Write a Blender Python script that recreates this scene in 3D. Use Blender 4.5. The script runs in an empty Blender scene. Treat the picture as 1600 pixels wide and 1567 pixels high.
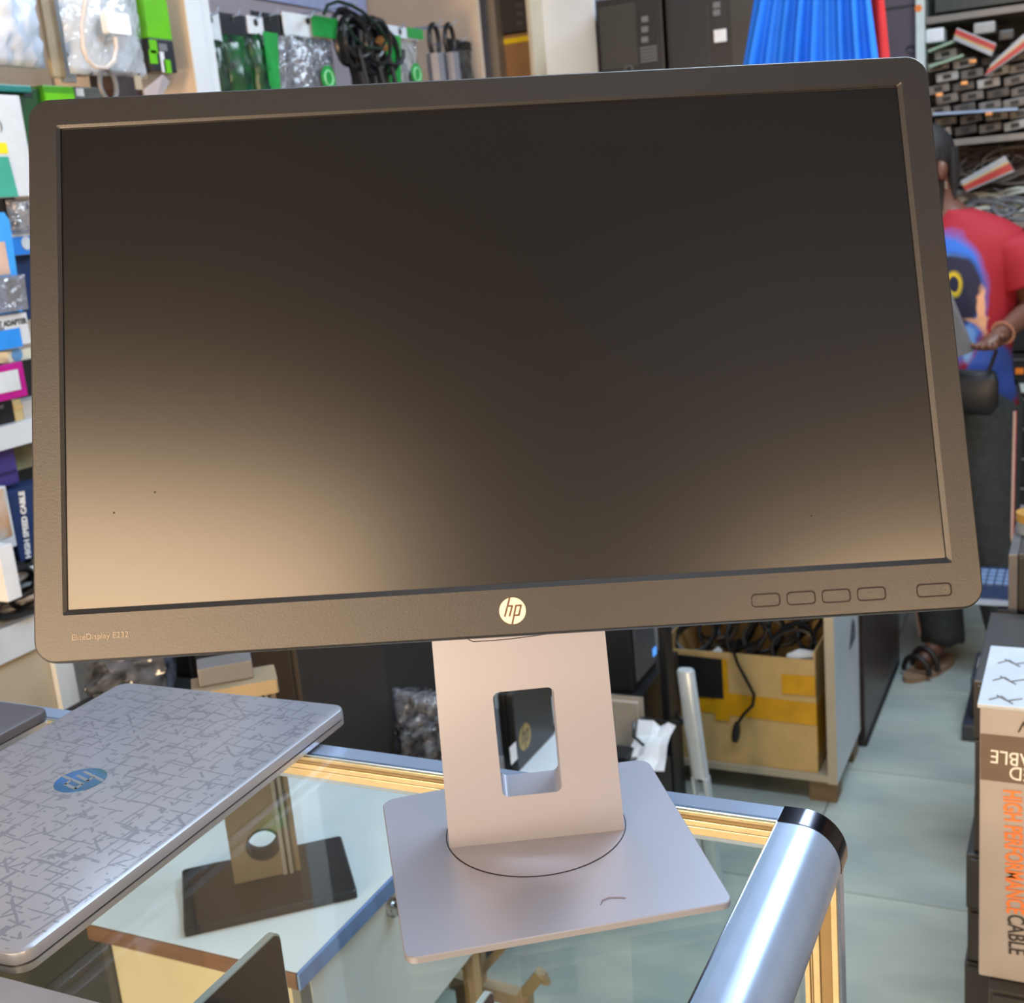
import bpy, bmesh, math, random
from mathutils import Vector, Matrix
random.seed(7)
R = math.radians
scene = bpy.context.scene
C = scene.collection

# ---------------------------------------------------------------- camera, world, lights, exposure
CAM = Vector((0.0, 0.0, 1.59))
FW = Vector((-0.43346802, 0.86868861, -0.23976148)).normalized()
RT = Vector((0.90080762, 0.42521065, -0.08798597)); RT = (RT - FW * RT.dot(FW)).normalized()
UP = RT.cross(FW).normalized()
FPX = 1893.2
cd = bpy.data.cameras.new('camera')
cam = bpy.data.objects.new('camera', cd); C.objects.link(cam)
cam.matrix_world = Matrix(((RT.x, UP.x, -FW.x, CAM.x), (RT.y, UP.y, -FW.y, CAM.y), (RT.z, UP.z, -FW.z, CAM.z), (0, 0, 0, 1)))
cd.sensor_fit = 'HORIZONTAL'; cd.sensor_width = 36; cd.lens = FPX / 1600 * 36
cd.clip_start = 0.02; cd.clip_end = 50
cd.dof.use_dof = True; cd.dof.focus_distance = 0.78; cd.dof.aperture_fstop = 15
scene.camera = cam

wd = bpy.data.worlds.new('world'); scene.world = wd; wd.use_nodes = True
wd.node_tree.nodes['Background'].inputs[0].default_value = (0.62, 0.72, 0.85, 1)
wd.node_tree.nodes['Background'].inputs[1].default_value = 0.30

def area(name, loc, aim, sx, sy, power, col):
    l = bpy.data.lights.new(name, 'AREA'); l.shape = 'RECTANGLE'; l.size = sx; l.size_y = sy
    l.energy = power; l.color = col
    o = bpy.data.objects.new(name, l); C.objects.link(o); o.location = loc
    o.rotation_euler = (Vector(aim) - Vector(loc)).to_track_quat('-Z', 'Y').to_euler()
    return o
COOL = (0.70, 0.85, 1.0); WARM = (1.0, 0.69, 0.42)
area('ceiling_tube_aisle', (0.45, 1.75, 2.9), (0.1, 1.75, 0), 0.25, 1.8, 34, COOL)
area('ceiling_tube_back', (0.0, 3.3, 2.9), (-0.3, 2.8, 0), 1.5, 0.5, 62, COOL)
area('ceiling_tube_left', (-1.0, 1.7, 2.9), (-1.3, 1.7, 0.8), 0.3, 1.6, 19, COOL)
area('cool_fill_counter', (-0.05, 0.45, 2.9), (-0.05, 0.45, 0), 1.1, 0.3, 6, COOL)  # added cool light, tints the lower bezel lip and the base plate
area('cool_fill_front', (1.5, -0.5, 2.9), (0.9, 0.0, 0), 1.5, 1.5, 1.5, (0.5, 0.72, 1.0))  # added dim panel, gives screen and bezel a bluish gloss
area('warm_lamp_left', (-0.12, -1.5, 2.0), (-0.35, 0.7, 1.35), 1.0, 1.0, 44, WARM)
area('warm_fill_low', (-0.95, -1.0, 1.10), (-0.35, 0.7, 1.25), 0.8, 0.35, 106, WARM)  # added warm light, brightens the stand column but hardly the base
area('warm_lamp_right', (2.2, -1.3, 2.05), (-0.2, 0.7, 1.35), 0.9, 0.7, 66, WARM)

vs = scene.view_settings
vs.view_transform = 'Standard'; vs.look = 'None'; vs.gamma = 1; vs.exposure = -0.08; vs.use_curve_mapping = False
scene.cycles.use_denoising = True
scene.cycles.max_bounces = 8; scene.cycles.transparent_max_bounces = 16
scene.cycles.caustics_reflective = False; scene.cycles.caustics_refractive = False

# ---------------------------------------------------------------- helpers
def S(r, g, b):
    f = lambda c: (c / 255 / 12.92) if c <= 10 else ((c / 255 + 0.055) / 1.055) ** 2.4
    return (f(r), f(g), f(b), 1)

def at(px, py, **k):
    """point of the 1600 x 1567 photograph on a real plane x=, y= or z= of the room"""
    d = FW + RT * ((px - 800) / FPX) - UP * ((py - 783.5) / FPX)
    (a, v), = k.items(); i = 'xyz'.index(a)
    return CAM + d * ((v - CAM[i]) / d[i])
def rx(a, b, c, d, X):
    m = (c + d) / 2; n = (a + b) / 2
    return at(a, m, x=X).y, at(b, m, x=X).y, at(n, d, x=X).z, at(n, c, x=X).z
def ry(a, b, c, d, Y):
    m = (c + d) / 2; n = (a + b) / 2
    return at(a, m, y=Y).x, at(b, m, y=Y).x, at(n, d, y=Y).z, at(n, c, y=Y).z

MATS = {}
def mat(name, col, rough=0.5, metal=0.0, var=0.06, scale=30.0, bump=0.0, spec=0.5, stretch=None, col2=None, coat=0.0, emit=None):
    if name in MATS: return MATS[name]
    m = bpy.data.materials.new(name); m.use_nodes = True; MATS[name] = m
    nt = m.node_tree; b = nt.nodes['Principled BSDF']
    tc = nt.nodes.new('ShaderNodeTexCoord'); mp = nt.nodes.new('ShaderNodeMapping')
    nt.links.new(tc.outputs['Object'], mp.inputs[0])
    if stretch: mp.inputs['Scale'].default_value = stretch
    n = nt.nodes.new('ShaderNodeTexNoise'); n.inputs['Scale'].default_value = scale; n.inputs['Detail'].default_value = 4
    nt.links.new(mp.outputs[0], n.inputs['Vector'])
    r = nt.nodes.new('ShaderNodeValToRGB')
    c = Vector(col[:3])
    lo, hi = (c * (1 - var), c * (1 + var)) if col2 is None else (c, Vector(col2[:3]))
    r.color_ramp.elements[0].position = 0.32; r.color_ramp.elements[1].position = 0.68
    r.color_ramp.elements[0].color = (*lo, 1); r.color_ramp.elements[1].color = (*[min(1, v) for v in hi], 1)
    nt.links.new(n.outputs['Fac'], r.inputs[0]); nt.links.new(r.outputs[0], b.inputs['Base Color'])
    b.inputs['Roughness'].default_value = rough; b.inputs['Metallic'].default_value = metal
    b.inputs['Specular IOR Level'].default_value = spec
    b.inputs['Coat Weight'].default_value = coat
    if emit: b.inputs['Emission Color'].default_value = emit; b.inputs['Emission Strength'].default_value = 1
    if bump:
        bp = nt.nodes.new('ShaderNodeBump'); bp.inputs['Strength'].default_value = bump; bp.inputs['Distance'].default_value = 0.002
        nt.links.new(n.outputs['Fac'], bp.inputs['Height']); nt.links.new(bp.outputs[0], b.inputs['Normal'])
    return m

def glass(name, tint, refl=1.0, rough=0.0, haze=0.0, hazecol=(0.8, 0.85, 0.9, 1), bump=0.0, bscale=40):
    if name in MATS: return MATS[name]
    m = bpy.data.materials.new(name); m.use_nodes = True; MATS[name] = m
    nt = m.node_tree; nt.nodes.clear()
    out = nt.nodes.new('ShaderNodeOutputMaterial'); tr = nt.nodes.new('ShaderNodeBsdfTransparent'); tr.inputs[0].default_value = tint
    gl = nt.nodes.new('ShaderNodeBsdfGlossy'); gl.inputs['Roughness'].default_value = rough
    fr = nt.nodes.new('ShaderNodeFresnel'); fr.inputs[0].default_value = 1.45
    ge = nt.nodes.new('ShaderNodeNewGeometry'); mi = nt.nodes.new('ShaderNodeMapRange'); mi.inputs[3].default_value = 1.45; mi.inputs[4].default_value = 1 / 1.45
    nt.links.new(ge.outputs['Backfacing'], mi.inputs[0]); nt.links.new(mi.outputs[0], fr.inputs[0])
    mx = nt.nodes.new('ShaderNodeMixShader'); ml = nt.nodes.new('ShaderNodeMath'); ml.operation = 'MULTIPLY'; ml.inputs[1].default_value = refl
    ml.use_clamp = True
    nt.links.new(fr.outputs[0], ml.inputs[0]); nt.links.new(ml.outputs[0], mx.inputs[0])
    base = tr
    if haze:
        df = nt.nodes.new('ShaderNodeBsdfDiffuse'); df.inputs[0].default_value = hazecol
        m2 = nt.nodes.new('ShaderNodeMixShader'); m2.inputs[0].default_value = haze
        nt.links.new(tr.outputs[0], m2.inputs[1]); nt.links.new(df.outputs[0], m2.inputs[2]); base = m2
    nt.links.new(base.outputs[0], mx.inputs[1]); nt.links.new(gl.outputs[0], mx.inputs[2]); nt.links.new(mx.outputs[0], out.inputs[0])
    if bump:
        tc = nt.nodes.new('ShaderNodeTexCoord'); n = nt.nodes.new('ShaderNodeTexNoise'); n.inputs['Scale'].default_value = bscale
        bp = nt.nodes.new('ShaderNodeBump'); bp.inputs['Strength'].default_value = bump; bp.inputs['Distance'].default_value = 0.01
        nt.links.new(tc.outputs['Object'], n.inputs['Vector']); nt.links.new(n.outputs[0], bp.inputs['Height'])
        nt.links.new(bp.outputs[0], gl.inputs['Normal']); nt.links.new(bp.outputs[0], fr.inputs['Normal'])
    return m

class G:
    """collects shapes in world coordinates, optionally through a frame"""
    def __init__(s, M=None): s.v = []; s.f = []; s.M = M
    def add(s, vs, fs):
        k = len(s.v); s.v += [(s.M @ Vector(v)) if s.M else Vector(v) for v in vs]; s.f += [[i + k for i in f] for f in fs]; return s
    def box(s, x0, x1, y0, y1, z0, z1):
        vs = [(x, y, z) for z in (z0, z1) for y in (y0, y1) for x in (x0, x1)]
        return s.add(vs, [(0, 2, 3, 1), (4, 5, 7, 6), (0, 1, 5, 4), (2, 6, 7, 3), (0, 4, 6, 2), (1, 3, 7, 5)])
    def loft(s, rings, cap=True, closed=True):
        n = len(rings[0]); vs = [p for r in rings for p in r]; fs = []
        for i in range(len(rings) - 1):
            for j in range(n if closed else n - 1):
                a = i * n + j; b = i * n + (j + 1) % n
                fs.append((a, b, b + n, a + n))
        if cap: fs.append(tuple(reversed(range(n)))); fs.append(tuple(range((len(rings) - 1) * n, len(rings) * n)))
        return s.add(vs, fs)
    def tube(s, pts, r, n=8, cap=True):
        pts = [Vector(p) for p in pts]; rings = []; u = None
        for i, p in enumerate(pts):
            t = (pts[min(i + 1, len(pts) - 1)] - pts[max(i - 1, 0)]).normalized()
            if u is None: u = t.orthogonal().normalized()
            u = (u - t * u.dot(t)); u = u.normalized() if u.length > 1e-6 else t.orthogonal().normalized()
            w = t.cross(u); rr = r[i] if isinstance(r, (list, tuple)) else r
            rings.append([p + (u * math.cos(2 * math.pi * k / n) + w * math.sin(2 * math.pi * k / n)) * rr for k in range(n)])
        return s.loft(rings, cap)
    def cyl(s, c, ax, r, h, n=24):
        c = Vector(c); ax = Vector(ax).normalized()
        return s.tube([c, c + ax * h], r, n)
    def prism(s, poly, f0, f1):
        return s.loft([[f0(p) for p in poly], [f1(p) for p in poly]])

def mesh(name, g, m, parent=None, smooth=False, bevel=0, loc=None):
    vs = g.v
    if parent is not None:
        o_ = Vector(parent['_o'])
    elif loc is not None: o_ = Vector(loc)
    else:
        o_ = Vector(((min(v.x for v in vs) + max(v.x for v in vs)) / 2, (min(v.y for v in vs) + max(v.y for v in vs)) / 2, min(v.z for v in vs)))
    me = bpy.data.meshes.new(name); me.from_pydata([v - o_ for v in vs], [], g.f)
    bm = bmesh.new(); bm.from_mesh(me); bmesh.ops.recalc_face_normals(bm, faces=bm.faces)
    if bevel:
        es = [e for e in bm.edges if len(e.link_faces) == 2 and e.calc_face_angle(0) > 0.6]
        bmesh.ops.bevel(bm, geom=es, offset=bevel, segments=2, affect='EDGES', profile=0.7)
    bm.to_mesh(me); bm.free()
    if smooth:
        me.polygons.foreach_set('use_smooth', [True] * len(me.polygons))
        if smooth != 2:
            try: me.set_sharp_from_angle(angle=R(smooth if smooth is not True else 35))
            except Exception: pass
    me.materials.append(m)
    o = bpy.data.objects.new(name, me); C.objects.link(o)
    o['_o'] = tuple(o_)
    if parent is not None: o.parent = parent
    else: o.location = o_
    return o

def thing(name, label, cat, loc=(0, 0, 0), group=None):
    o = bpy.data.objects.new(name, None); C.objects.link(o); o.location = loc; o['_o'] = tuple(loc)
    o.empty_display_size = 0.05
    return tag(o, label, cat, group)
def tag(o, label, cat, group=None):
    o['label'] = label; o['category'] = cat
    if group: o['group'] = group
    return o
def struct(o): o['kind'] = 'structure'; return o
def stuff(o): o['kind'] = 'stuff'; return o
def one(name, label, cat, g, m, group=None, **k): return tag(mesh(name, g, m, **k), label, cat, group)

def rr(w, h, r, n=5, cx=0, cy=0):
    out = []
    for k, (sx, sy) in enumerate(((1, 1), (-1, 1), (-1, -1), (1, -1))):
        for i in range(n + 1):
            a = math.pi / 2 * (k + i / n)
            out.append((cx + sx * (w / 2 - r) + r * math.cos(a), cy + sy * (h / 2 - r) + r * math.sin(a)))
    return out

def text(name, s, size, m, parent, M, extrude=0.0002, align='CENTER', sx=1.0, bold=0.0):
    """flat print as thin geometry; M maps (x right, y up, z out)"""
    cu = bpy.data.curves.new('t', 'FONT'); cu.body = s; cu.size = size; cu.extrude = extrude; cu.align_x = align; cu.align_y = 'CENTER'
    cu.resolution_u = 3; cu.offset = bold
    to = bpy.data.objects.new('t', cu); C.objects.link(to)
    bpy.context.view_layer.update()
    me = bpy.data.meshes.new_from_object(to.evaluated_get(bpy.context.evaluated_depsgraph_get()))
    g = G(M @ Matrix.Diagonal((sx, 1, 1, 1))); g.add([v.co.copy() for v in me.vertices], [tuple(p.vertices) for p in me.polygons])
    bpy.data.objects.remove(to); bpy.data.curves.remove(cu); bpy.data.meshes.remove(me)
    return mesh(name, g, m, parent)
def frame(o, x, y, z=None):
    x = Vector(x).normalized(); y = Vector(y); y = (y - x * y.dot(x)).normalized(); z = x.cross(y); o = Vector(o)
    return Matrix(((x.x, y.x, z.x, o.x), (x.y, y.y, z.y, o.y), (x.z, y.z, z.z, o.z), (0, 0, 0, 1)))

def dup(root, off=(0, 0, 0), rz=0.0, label=None, group=None):
    r = root.copy(); C.objects.link(r); r.location = Vector(root.location) + Vector(off); r.rotation_euler.z += rz
    if label: r['label'] = label
    if group: r['group'] = group
    for ch in list(root.children):
        c = ch.copy(); C.objects.link(c); c.parent = r
        for g2 in list(ch.children):
            d = g2.copy(); C.objects.link(d); d.parent = c
    return r

TG = 1.1522     # glass counter top

# ---------------------------------------------------------------- materials
black_plastic = mat('black_plastic', S(42, 41, 42), 0.45, var=0.08, scale=300, bump=0.05)
bezel_m = mat('bezel_plastic', S(19, 20, 25), 0.40, var=0.05, scale=900, bump=0.05, spec=0.8)
silver = mat('silver_paint', S(174, 177, 192), 0.42, 0.6, var=0.0, scale=400)
alu = mat('brushed_aluminium', S(158, 180, 212), 0.27, 0.4, var=0.03, scale=60, stretch=(1, 1, 1))
alu_in = mat('warm_lit_aluminium', S(216, 200, 164), 0.3, 0.5, var=0.08, scale=50)  # silver rail faces, warm lamp light put into the colour
alu_dark = mat('groove_warm_lit', S(138, 118, 86), 0.4, 0.4)  # grooves of the silver rail, same warm light in their colour
post_alu = mat('post_aluminium', S(205, 214, 220), 0.3, 0.35)
chrome_dark = mat('dark_chrome', S(70, 72, 84), 0.12, 0.95)
white_lam = mat('white_laminate', S(205, 212, 218), 0.35, var=0.04, scale=8)
cream = mat('cream_board', S(182, 170, 148), 0.5, var=0.05, scale=12)
beige_wall = mat('beige_wall', S(196, 178, 158), 0.7, var=0.03, scale=5)
lav_wall = mat('lavender_wall', S(160, 150, 158), 0.7, var=0.03, scale=5)
matt_black = mat('matt_black', S(22, 22, 24), 0.5, var=0.1, scale=80)
dark_grey = mat('dark_grey_case', S(50, 48, 48), 0.45, var=0.1, scale=90)
mid_grey = mat('mid_grey_plastic', S(105, 106, 110), 0.45)
cable_black = mat('cable_rubber', S(18, 19, 22), 0.35, var=0.1)
card = mat('cardboard', S(204, 170, 112), 0.75, var=0.06, scale=25)
tape = mat('yellow_tape', S(216, 158, 20), 0.3, var=0.12, scale=20)
white_p = mat('white_plastic', S(225, 228, 232), 0.4)
clear_bag = glass('clear_bag', (0.93, 0.95, 0.97, 1), 2.2, 0.08, 0.22, bump=1.0, bscale=35)
dark_wood = mat('brown_wood_edge', S(98, 66, 50), 0.5, var=0.2, scale=20, stretch=(1, 6, 6))
ink_dark = mat('print_dark', S(55, 50, 48), 0.6)
ink_white = mat('print_white', S(230, 230, 228), 0.6)
skin_m = mat('skin', S(96, 62, 48), 0.5, var=0.05)
# ---------------------------------------------------------------- the setting
grout = mat('grout', S(96, 100, 98), 0.9)
tile_m = mat('marble_tile', S(148, 158, 156), 0.16, var=0.0, scale=2.6, col2=S(180, 186, 176), stretch=(1, 2.2, 1), spec=0.6)
fl = struct(mesh('floor', G().box(-2.6, 2.3, -2.0, 5.4, -0.06, -0.008), grout))
tm = None
for i in range(-5, 2):
    for j in range(-1, 8):
        x0 = -0.607 + 0.6 * i if i else -0.607
        y0 = 0.692 + 0.602 * j
        if tm is None:
            tm = mesh('tile', G().box(x0 + .0015, x0 + .5985, y0 + .0015, y0 + .6005, -0.01, 0), tile_m, fl, bevel=.001)
            t0 = (x0, y0)
        else:
            t = bpy.data.objects.new('tile', tm.data); C.objects.link(t); t.parent = fl
            t.location = (x0 - t0[0], y0 - t0[1], 0)
struct(mesh('wall_left', G().box(-2.3, -2.18, -0.5, 5.4, 0, 3.0), lav_wall))
struct(mesh('wall_back', G().box(-2.2, 2.3, 5.2, 5.3, 0, 3.0), beige_wall))
struct(mesh('wall_right', G().box(2.3, 2.4, -2.0, 5.3, 0, 3.0), beige_wall))
struct(mesh('ceiling', G().box(-2.2, 2.4, -2.0, 5.3, 3.0, 3.05), mat('ceiling_paint', S(66, 72, 84), 0.9)))

# ---------------------------------------------------------------- glass showcase
sc = thing('glass_showcase', 'waist-high glass-topped display counter with silver aluminium rails, under the monitor', 'display case', (-0.75, 0.4, 0))
top_glass = glass('counter_glass', (0.955, 0.985, 0.975, 1), 0.7, 0.0)
mesh('top_glass', G().box(-1.50, -0.190, -0.30, 0.766, TG - 0.006, TG), top_glass, sc)
pane_m = glass('pane_glass', (0.97, 0.99, 0.985, 1), 0.35)
mesh('back_pane', G().box(-1.50, -0.180, 0.768, 0.772, 0.12, TG - 0.02), pane_m, sc)
mesh('side_pane', G().box(-0.172, -0.168, -0.30, 0.760, 0.12, TG - 0.02), pane_m, sc)
# far rail: flat silver top, grooved inner face coloured as if warmly lit
g = G().box(-1.50, -0.195, 0.7627, 0.7835, TG - 0.024, TG)
fr = mesh('far_rail', g, alu, sc, bevel=.0008)
gi = G(); gd = G()
for z0, z1 in ((0.0012, 0.0040), (0.0078, 0.0122), (0.0128, 0.0190)): gi.box(-1.50, -0.196, 0.7600, 0.7630, TG - z1, TG - z0)
for z0, z1 in ((0.0040, 0.0078), (0.0122, 0.0128)): gd.box(-1.50, -0.196, 0.7615, 0.7632, TG - z1, TG - z0)
mesh('inner_lip', gi, alu_in, fr, bevel=.0003); mesh('groove', gd, alu_dark, fr)
# right rail: flat then quarter round
def railprof():
    p = [(-0.195, TG - 0.024), (-0.195, TG), (-0.181, TG)]
    for i in range(1, 13):
        a = R(90 - 90 * i / 12); p.append((-0.181 + 0.029 * math.cos(a), TG - 0.029 + 0.029 * math.sin(a)))
    return p + [(-0.1522, TG - 0.033), (-0.178, TG - 0.033)]
pr = railprof()
rl = mesh('right_rail', G().loft([[(x, y, z) for x, z in pr] for y in (-0.30, 0.7615)]), alu, sc, smooth=True)
mesh('inner_bead', G().tube([(-0.1955, -0.3, TG - .0006), (-0.1955, .7615, TG - .0006)], .0009, 6), chrome_dark, rl)
big = [(-0.1735 + (x + 0.1735) * 1.02, TG - .0165 + (z - TG + .0165) * 1.03) for x, z in pr]
mesh('corner_cap', G().loft([[(x, y, z) for x, z in big] for y in (0.7617, 0.7838)]), chrome_dark, sc, smooth=True, bevel=0)
# corner post under the cap
lg = mesh('corner_post', G().box(-0.1800, -0.1545, 0.7660, 0.7838, 0.0, TG - 0.030), alu, sc, bevel=.002)
gi = G(); gd = G()
for x0, x1 in ((-0.1797, -0.1763), (-0.1735, -0.1690), (-0.1600, -0.1560)): gi.box(x0, x1, 0.7620, 0.7665, 0.0, TG - 0.033)
for x0, x1 in ((-0.1763, -0.1752), (-0.1746, -0.1735), (-0.1690, -0.1600)): gd.box(x0, x1, 0.7640, 0.7665, 0.0, TG - 0.033)
gi.box(-0.1752, -0.1746, 0.7625, 0.7665, 0.0, TG - 0.033)
mesh('inner_lip', gi, alu_in, lg, bevel=.0003); mesh('groove', gd, alu_dark, lg)
for x in (-1.51,):
    mesh('corner_post', G().box(x, x + .025, 0.766, 0.7838, 0, TG - .02), alu, sc, bevel=.002)
mesh('bottom_rail', G().box(-1.50, -0.18, 0.764, 0.782, 0.08, 0.12), alu, sc, bevel=.001)

# ---------------------------------------------------------------- the monitor
OM = Vector((-0.3126, 0.6244, 1.5088)); XM = Vector((0.8886, 0.4572, -0.0368)); ZM = Vector((-0.1329, 0.3335, 0.9333))
MH = frame(OM, XM, ZM)                       # x right, y up, z towards the viewer
B0 = Vector((-0.3375, 0.6734, TG)); by = 0.6040
MB = frame(B0, (math.cos(by), math.sin(by), 0), (-math.sin(by), math.cos(by), 0))
C0 = Vector((-0.3441, 0.6811, TG)); cy = 0.48925
MC = frame(C0, (math.cos(cy), math.sin(cy), 0), (0, 0, 1))   # x right, y up, z towards the viewer
mo = thing('computer_monitor', 'large dark computer monitor on a silver stand, switched off, standing on the glass counter', 'monitor', B0)
def L(poly, z): return [(x, y, z) for x, y in poly]
OC = (0.0, 0.0049)
g = G(MH).loft([L(rr(.5334, .3298, .013, 8), -.018), L(rr(.5334, .3298, .013, 8), -.0018), L(rr(.5324, .3288, .0125, 8), -.0006), L(rr(.5308, .3272, .0115, 8), 0),
                L(rr(.5005, .2870, .0012, 8, *OC), 0), L(rr(.4958, .2823, .0006, 8, -.0002, .0057), -.0013), L(rr(.4956, .2821, .0006, 8, -.0002, .0057), -.0030)], cap=False)
mesh('bezel', g, bezel_m, mo, smooth=14)
scr = bpy.data.materials.new('screen_matte'); scr.use_nodes = True
nt = scr.node_tree; b = nt.nodes['Principled BSDF']; b.inputs['Base Color'].default_value = (0.003, 0.003, 0.004, 1)
b.inputs['Roughness'].default_value = 0.36; b.inputs['Specular IOR Level'].default_value = 0.88
tc = nt.nodes.new('ShaderNodeTexCoord'); n1 = nt.nodes.new('ShaderNodeTexNoise'); n1.inputs['Scale'].default_value = 7
mr = nt.nodes.new('ShaderNodeMapRange'); mr.inputs[3].default_value = 0.235; mr.inputs[4].default_value = 0.26
nt.links.new(tc.outputs['Object'], n1.inputs['Vector']); nt.links.new(n1.outputs[0], mr.inputs[0]); nt.links.new(mr.outputs[0], b.inputs['Roughness'])
mesh('screen', G(MH).box(-.2484, .2480, -.1359, .1473, -.0060, -.0024), scr, mo)
for px, py in ((178, 801), (242, 769), (1017, 856), (1268, 806)):
    d = FW + RT * ((px - 800) / FPX) - UP * ((py - 783.5) / FPX); n_ = MH.col[2].xyz
    q = MH.inverted() @ (CAM + d * ((OM - n_ * .00235 - CAM).dot(n_) / d.dot(n_)))
    mesh('dust_speck', G(MH @ Matrix.Translation(q)).cyl((0, 0, 0), (0, 0, 1), .0006, .0002, 8), mat('speck', S(40, 34, 30), .8), mo)
g = G(MH).loft([L(rr(.5326, .3290, .013, 6), -.018), L(rr(.528, .325, .013, 6), -.021), L(rr(.46, .27, .03, 6), -.040), L(rr(.36, .2, .03, 6), -.048)])
mesh('back_housing', g, black_plastic, mo, smooth=True)
g = G(MH)
for i in range(18): g.box(-.15 + i * .0176, -.142 + i * .0176, .075, .078, -.0475, -.046)
mesh('vent_slot', g, matt_black, mo)
# neck bracket joining the head to the column
mesh('tilt_bracket', G(MH).loft([L(rr(.10, .10, .008), -.047), L(rr(.085, .085, .008), -.062)]), silver, mo, smooth=True)

def logo(parent, M, r, md, mi, name='logo', th=.0003):
    o = mesh(name, G(M).cyl((0, 0, 0), (0, 0, 1), r, th, 48), md, parent)
    def stroke(pts, w=.135):
        g = G(M); c_, s_ = math.cos(R(-3.4)), math.sin(R(-3.4))
        P = []
        for px, py in pts:
            x, y = (px - 813) / 210, (545 - py) / 210; P.append(Vector((x * c_ - y * s_, x * s_ + y * c_)))
        for a, b_ in zip(P, P[1:]):
            d = (b_ - a).normalized(); n = Vector((-d.y, d.x)) * w / 2
            a2 = a - d * w * .3 if a.length < .9 else a; b2 = b_ + d * w * .3 if b_.length < .9 else b_
            q = [a2 + n, b2 + n, b2 - n, a2 - n]
            g.loft([[(v.x * r, v.y * r, th) for v in q], [(v.x * r, v.y * r, th * 1.6) for v in q]])
        return g
    gg = G()
    for s_ in (stroke([(766, 338), (690, 632)]), stroke([(748, 470), (806, 470), (764, 628)]), stroke([(866, 464), (806, 760)]), stroke([(872, 464), (946, 460), (912, 612), (852, 616)])):
        gg.add(s_.v, s_.f)
    k = mesh('lettering', gg, mi, o if parent is not None and parent.parent is None else parent)
    return o
badge = mat('badge_silver', S(205, 198, 184), 0.4, 0.2, var=0.02)
logo(mo, MH @ Matrix.Translation((.0002, -.1508, 0)), .00745, badge, mat('badge_ink', S(84, 62, 54), .5))
# front buttons, each in a thin dark seam
seam = mat('seam_dark', S(26, 20, 18), .7)
def ringg(M, w, h, r, t, z0=0.0, z1=.00025, cx=0, cyy=0, n=5):
    return G(M).loft([L(rr(w, h, r, n, cx, cyy), z0), L(rr(w, h, r, n, cx, cyy), z1), L(rr(w - 2 * t, h - 2 * t, r - t, n, cx, cyy), z1), L(rr(w - 2 * t, h - 2 * t, r - t, n, cx, cyy), z0)], cap=False)
for x, w in ((.1428, .0162), (.1628, .0162), (.1827, .0162), (.2027, .0162), (.2383, .0198)):
    Mx = MH @ Matrix.Translation((x, -.1533, 0))
    bt = mesh('power_button' if w > .017 else 'menu_button', G(Mx).loft([L(rr(w - .001, .0066, .002), -.0002), L(rr(w - .001, .0066, .002), .0002), L(rr(w - .0016, .0060, .0018), .0003)]), bezel_m, mo, smooth=14)
    mesh('button_seam', ringg(Mx, w + .0002, .0078, .0024, .0006, z1=.00034), seam, bt)
    if w > .017:
        g = G(Mx)
        g.tube([(.0062 + .0013 * math.cos(R(a)), .0013 * math.sin(R(a)), .0005) for a in range(120, 421, 20)], .00012, 4)
        g.tube([(.0062, .0004, .0005), (.0062, .0016, .0005)], .00012, 4)
        mesh('power_symbol', g, mat('symbol_grey', S(120, 112, 108), .6), bt)
text('lettering', 'EliteDisplay E232', .0046, mat('faint_print', S(132, 124, 112), .6), mo, MH @ Matrix.Translation((-.2295, -.1512, .00025)), extrude=.00005, sx=.99)

# column with its rounded window
def colring(inner, z):
    if inner: return [(x - .0004, y, z) for x, y in rr(.0402 + .0012, .0776, .0048, 6, 0, .0796)]
    out = []
    for x, y in rr(1, .375, .0015, 6, 0, .0065 + .1875):
        w = .0614 - .0235 * y; out.append((x / .5 * w if abs(x) > .4 else x * 2 * w, y, z))
    return out
D = .033
g = G(MC); rings = [colring(1, -D), colring(1, -.0006), colring(1, 0), colring(0, 0), colring(0, -.0008), colring(0, -D)]
# a hair of front-edge rounding
rings[4] = [(x * 1.004, y, z) for x, y, z in rings[4]]; rings[5] = [(x * 1.004, y, z) for x, y, z in rings[5]]
g.loft(rings, cap=False); n = len(rings[0]); k = n * 5
g.f += [[k + j, k + (j + 1) % n, (j + 1) % n, j] for j in range(n)]
col = mesh('stand_column', g, silver, mo, smooth=False)
mesh('cover_seam', G(MC).tube([(-.0340, .1605, .0001), (-.0333, .1578, .0001), (-.0305, .1562, .0001), (-.018, .1556, .0001), (-.0047, .1555, .0001), (.012, .1560, .0001), (.0298, .1570, .0001), (.034, .1590, .0001)], .0003, 5), seam, col)
mesh('neck', G(MC).loft([L(rr(.085, .085, .006, 5, 0, .355), -.004), L(rr(.085, .085, .006, 5, 0, .355), .014)]), silver, mo)
# base plate
def baseout(z, e=0):
    P = []
    def arc(cx, cy_, r, a0, a1, n=6):
        for i in range(n + 1):
            a = R(a0 + (a1 - a0) * i / n); P.append((cx + (r - e) * math.cos(a), cy_ + (r - e) * math.sin(a), z))
    arc(.1025 - .008, -.1022 + .008, .008, -90, 0)
    arc(.1040 - .011, .1050 - .011, .011, 0, 85)
    for i in range(1, 12):
        t = i / 12; P.append((.093 + (-.093 - .093) * t, .1052 + .0042 * math.sin(math.pi * t) - e, z))
    arc(-.1040 + .011, .1050 - .011, .011, 95, 180)
    arc(-.1025 + .008, -.1022 + .008, .008, 180, 270)
    return P
bs = mesh('base_plate', G(MB).loft([baseout(.0012, .001), baseout(.0018), baseout(.0056), baseout(.0062, .0007)]), silver, mo, smooth=True)
for sx in (-.08, .08):
    for sy in (-.08, .08): mesh('rubber_foot', G(MB).box(sx - .01, sx + .01, sy - .01, sy + .01, 0, .0014), matt_black, mo)
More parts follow.
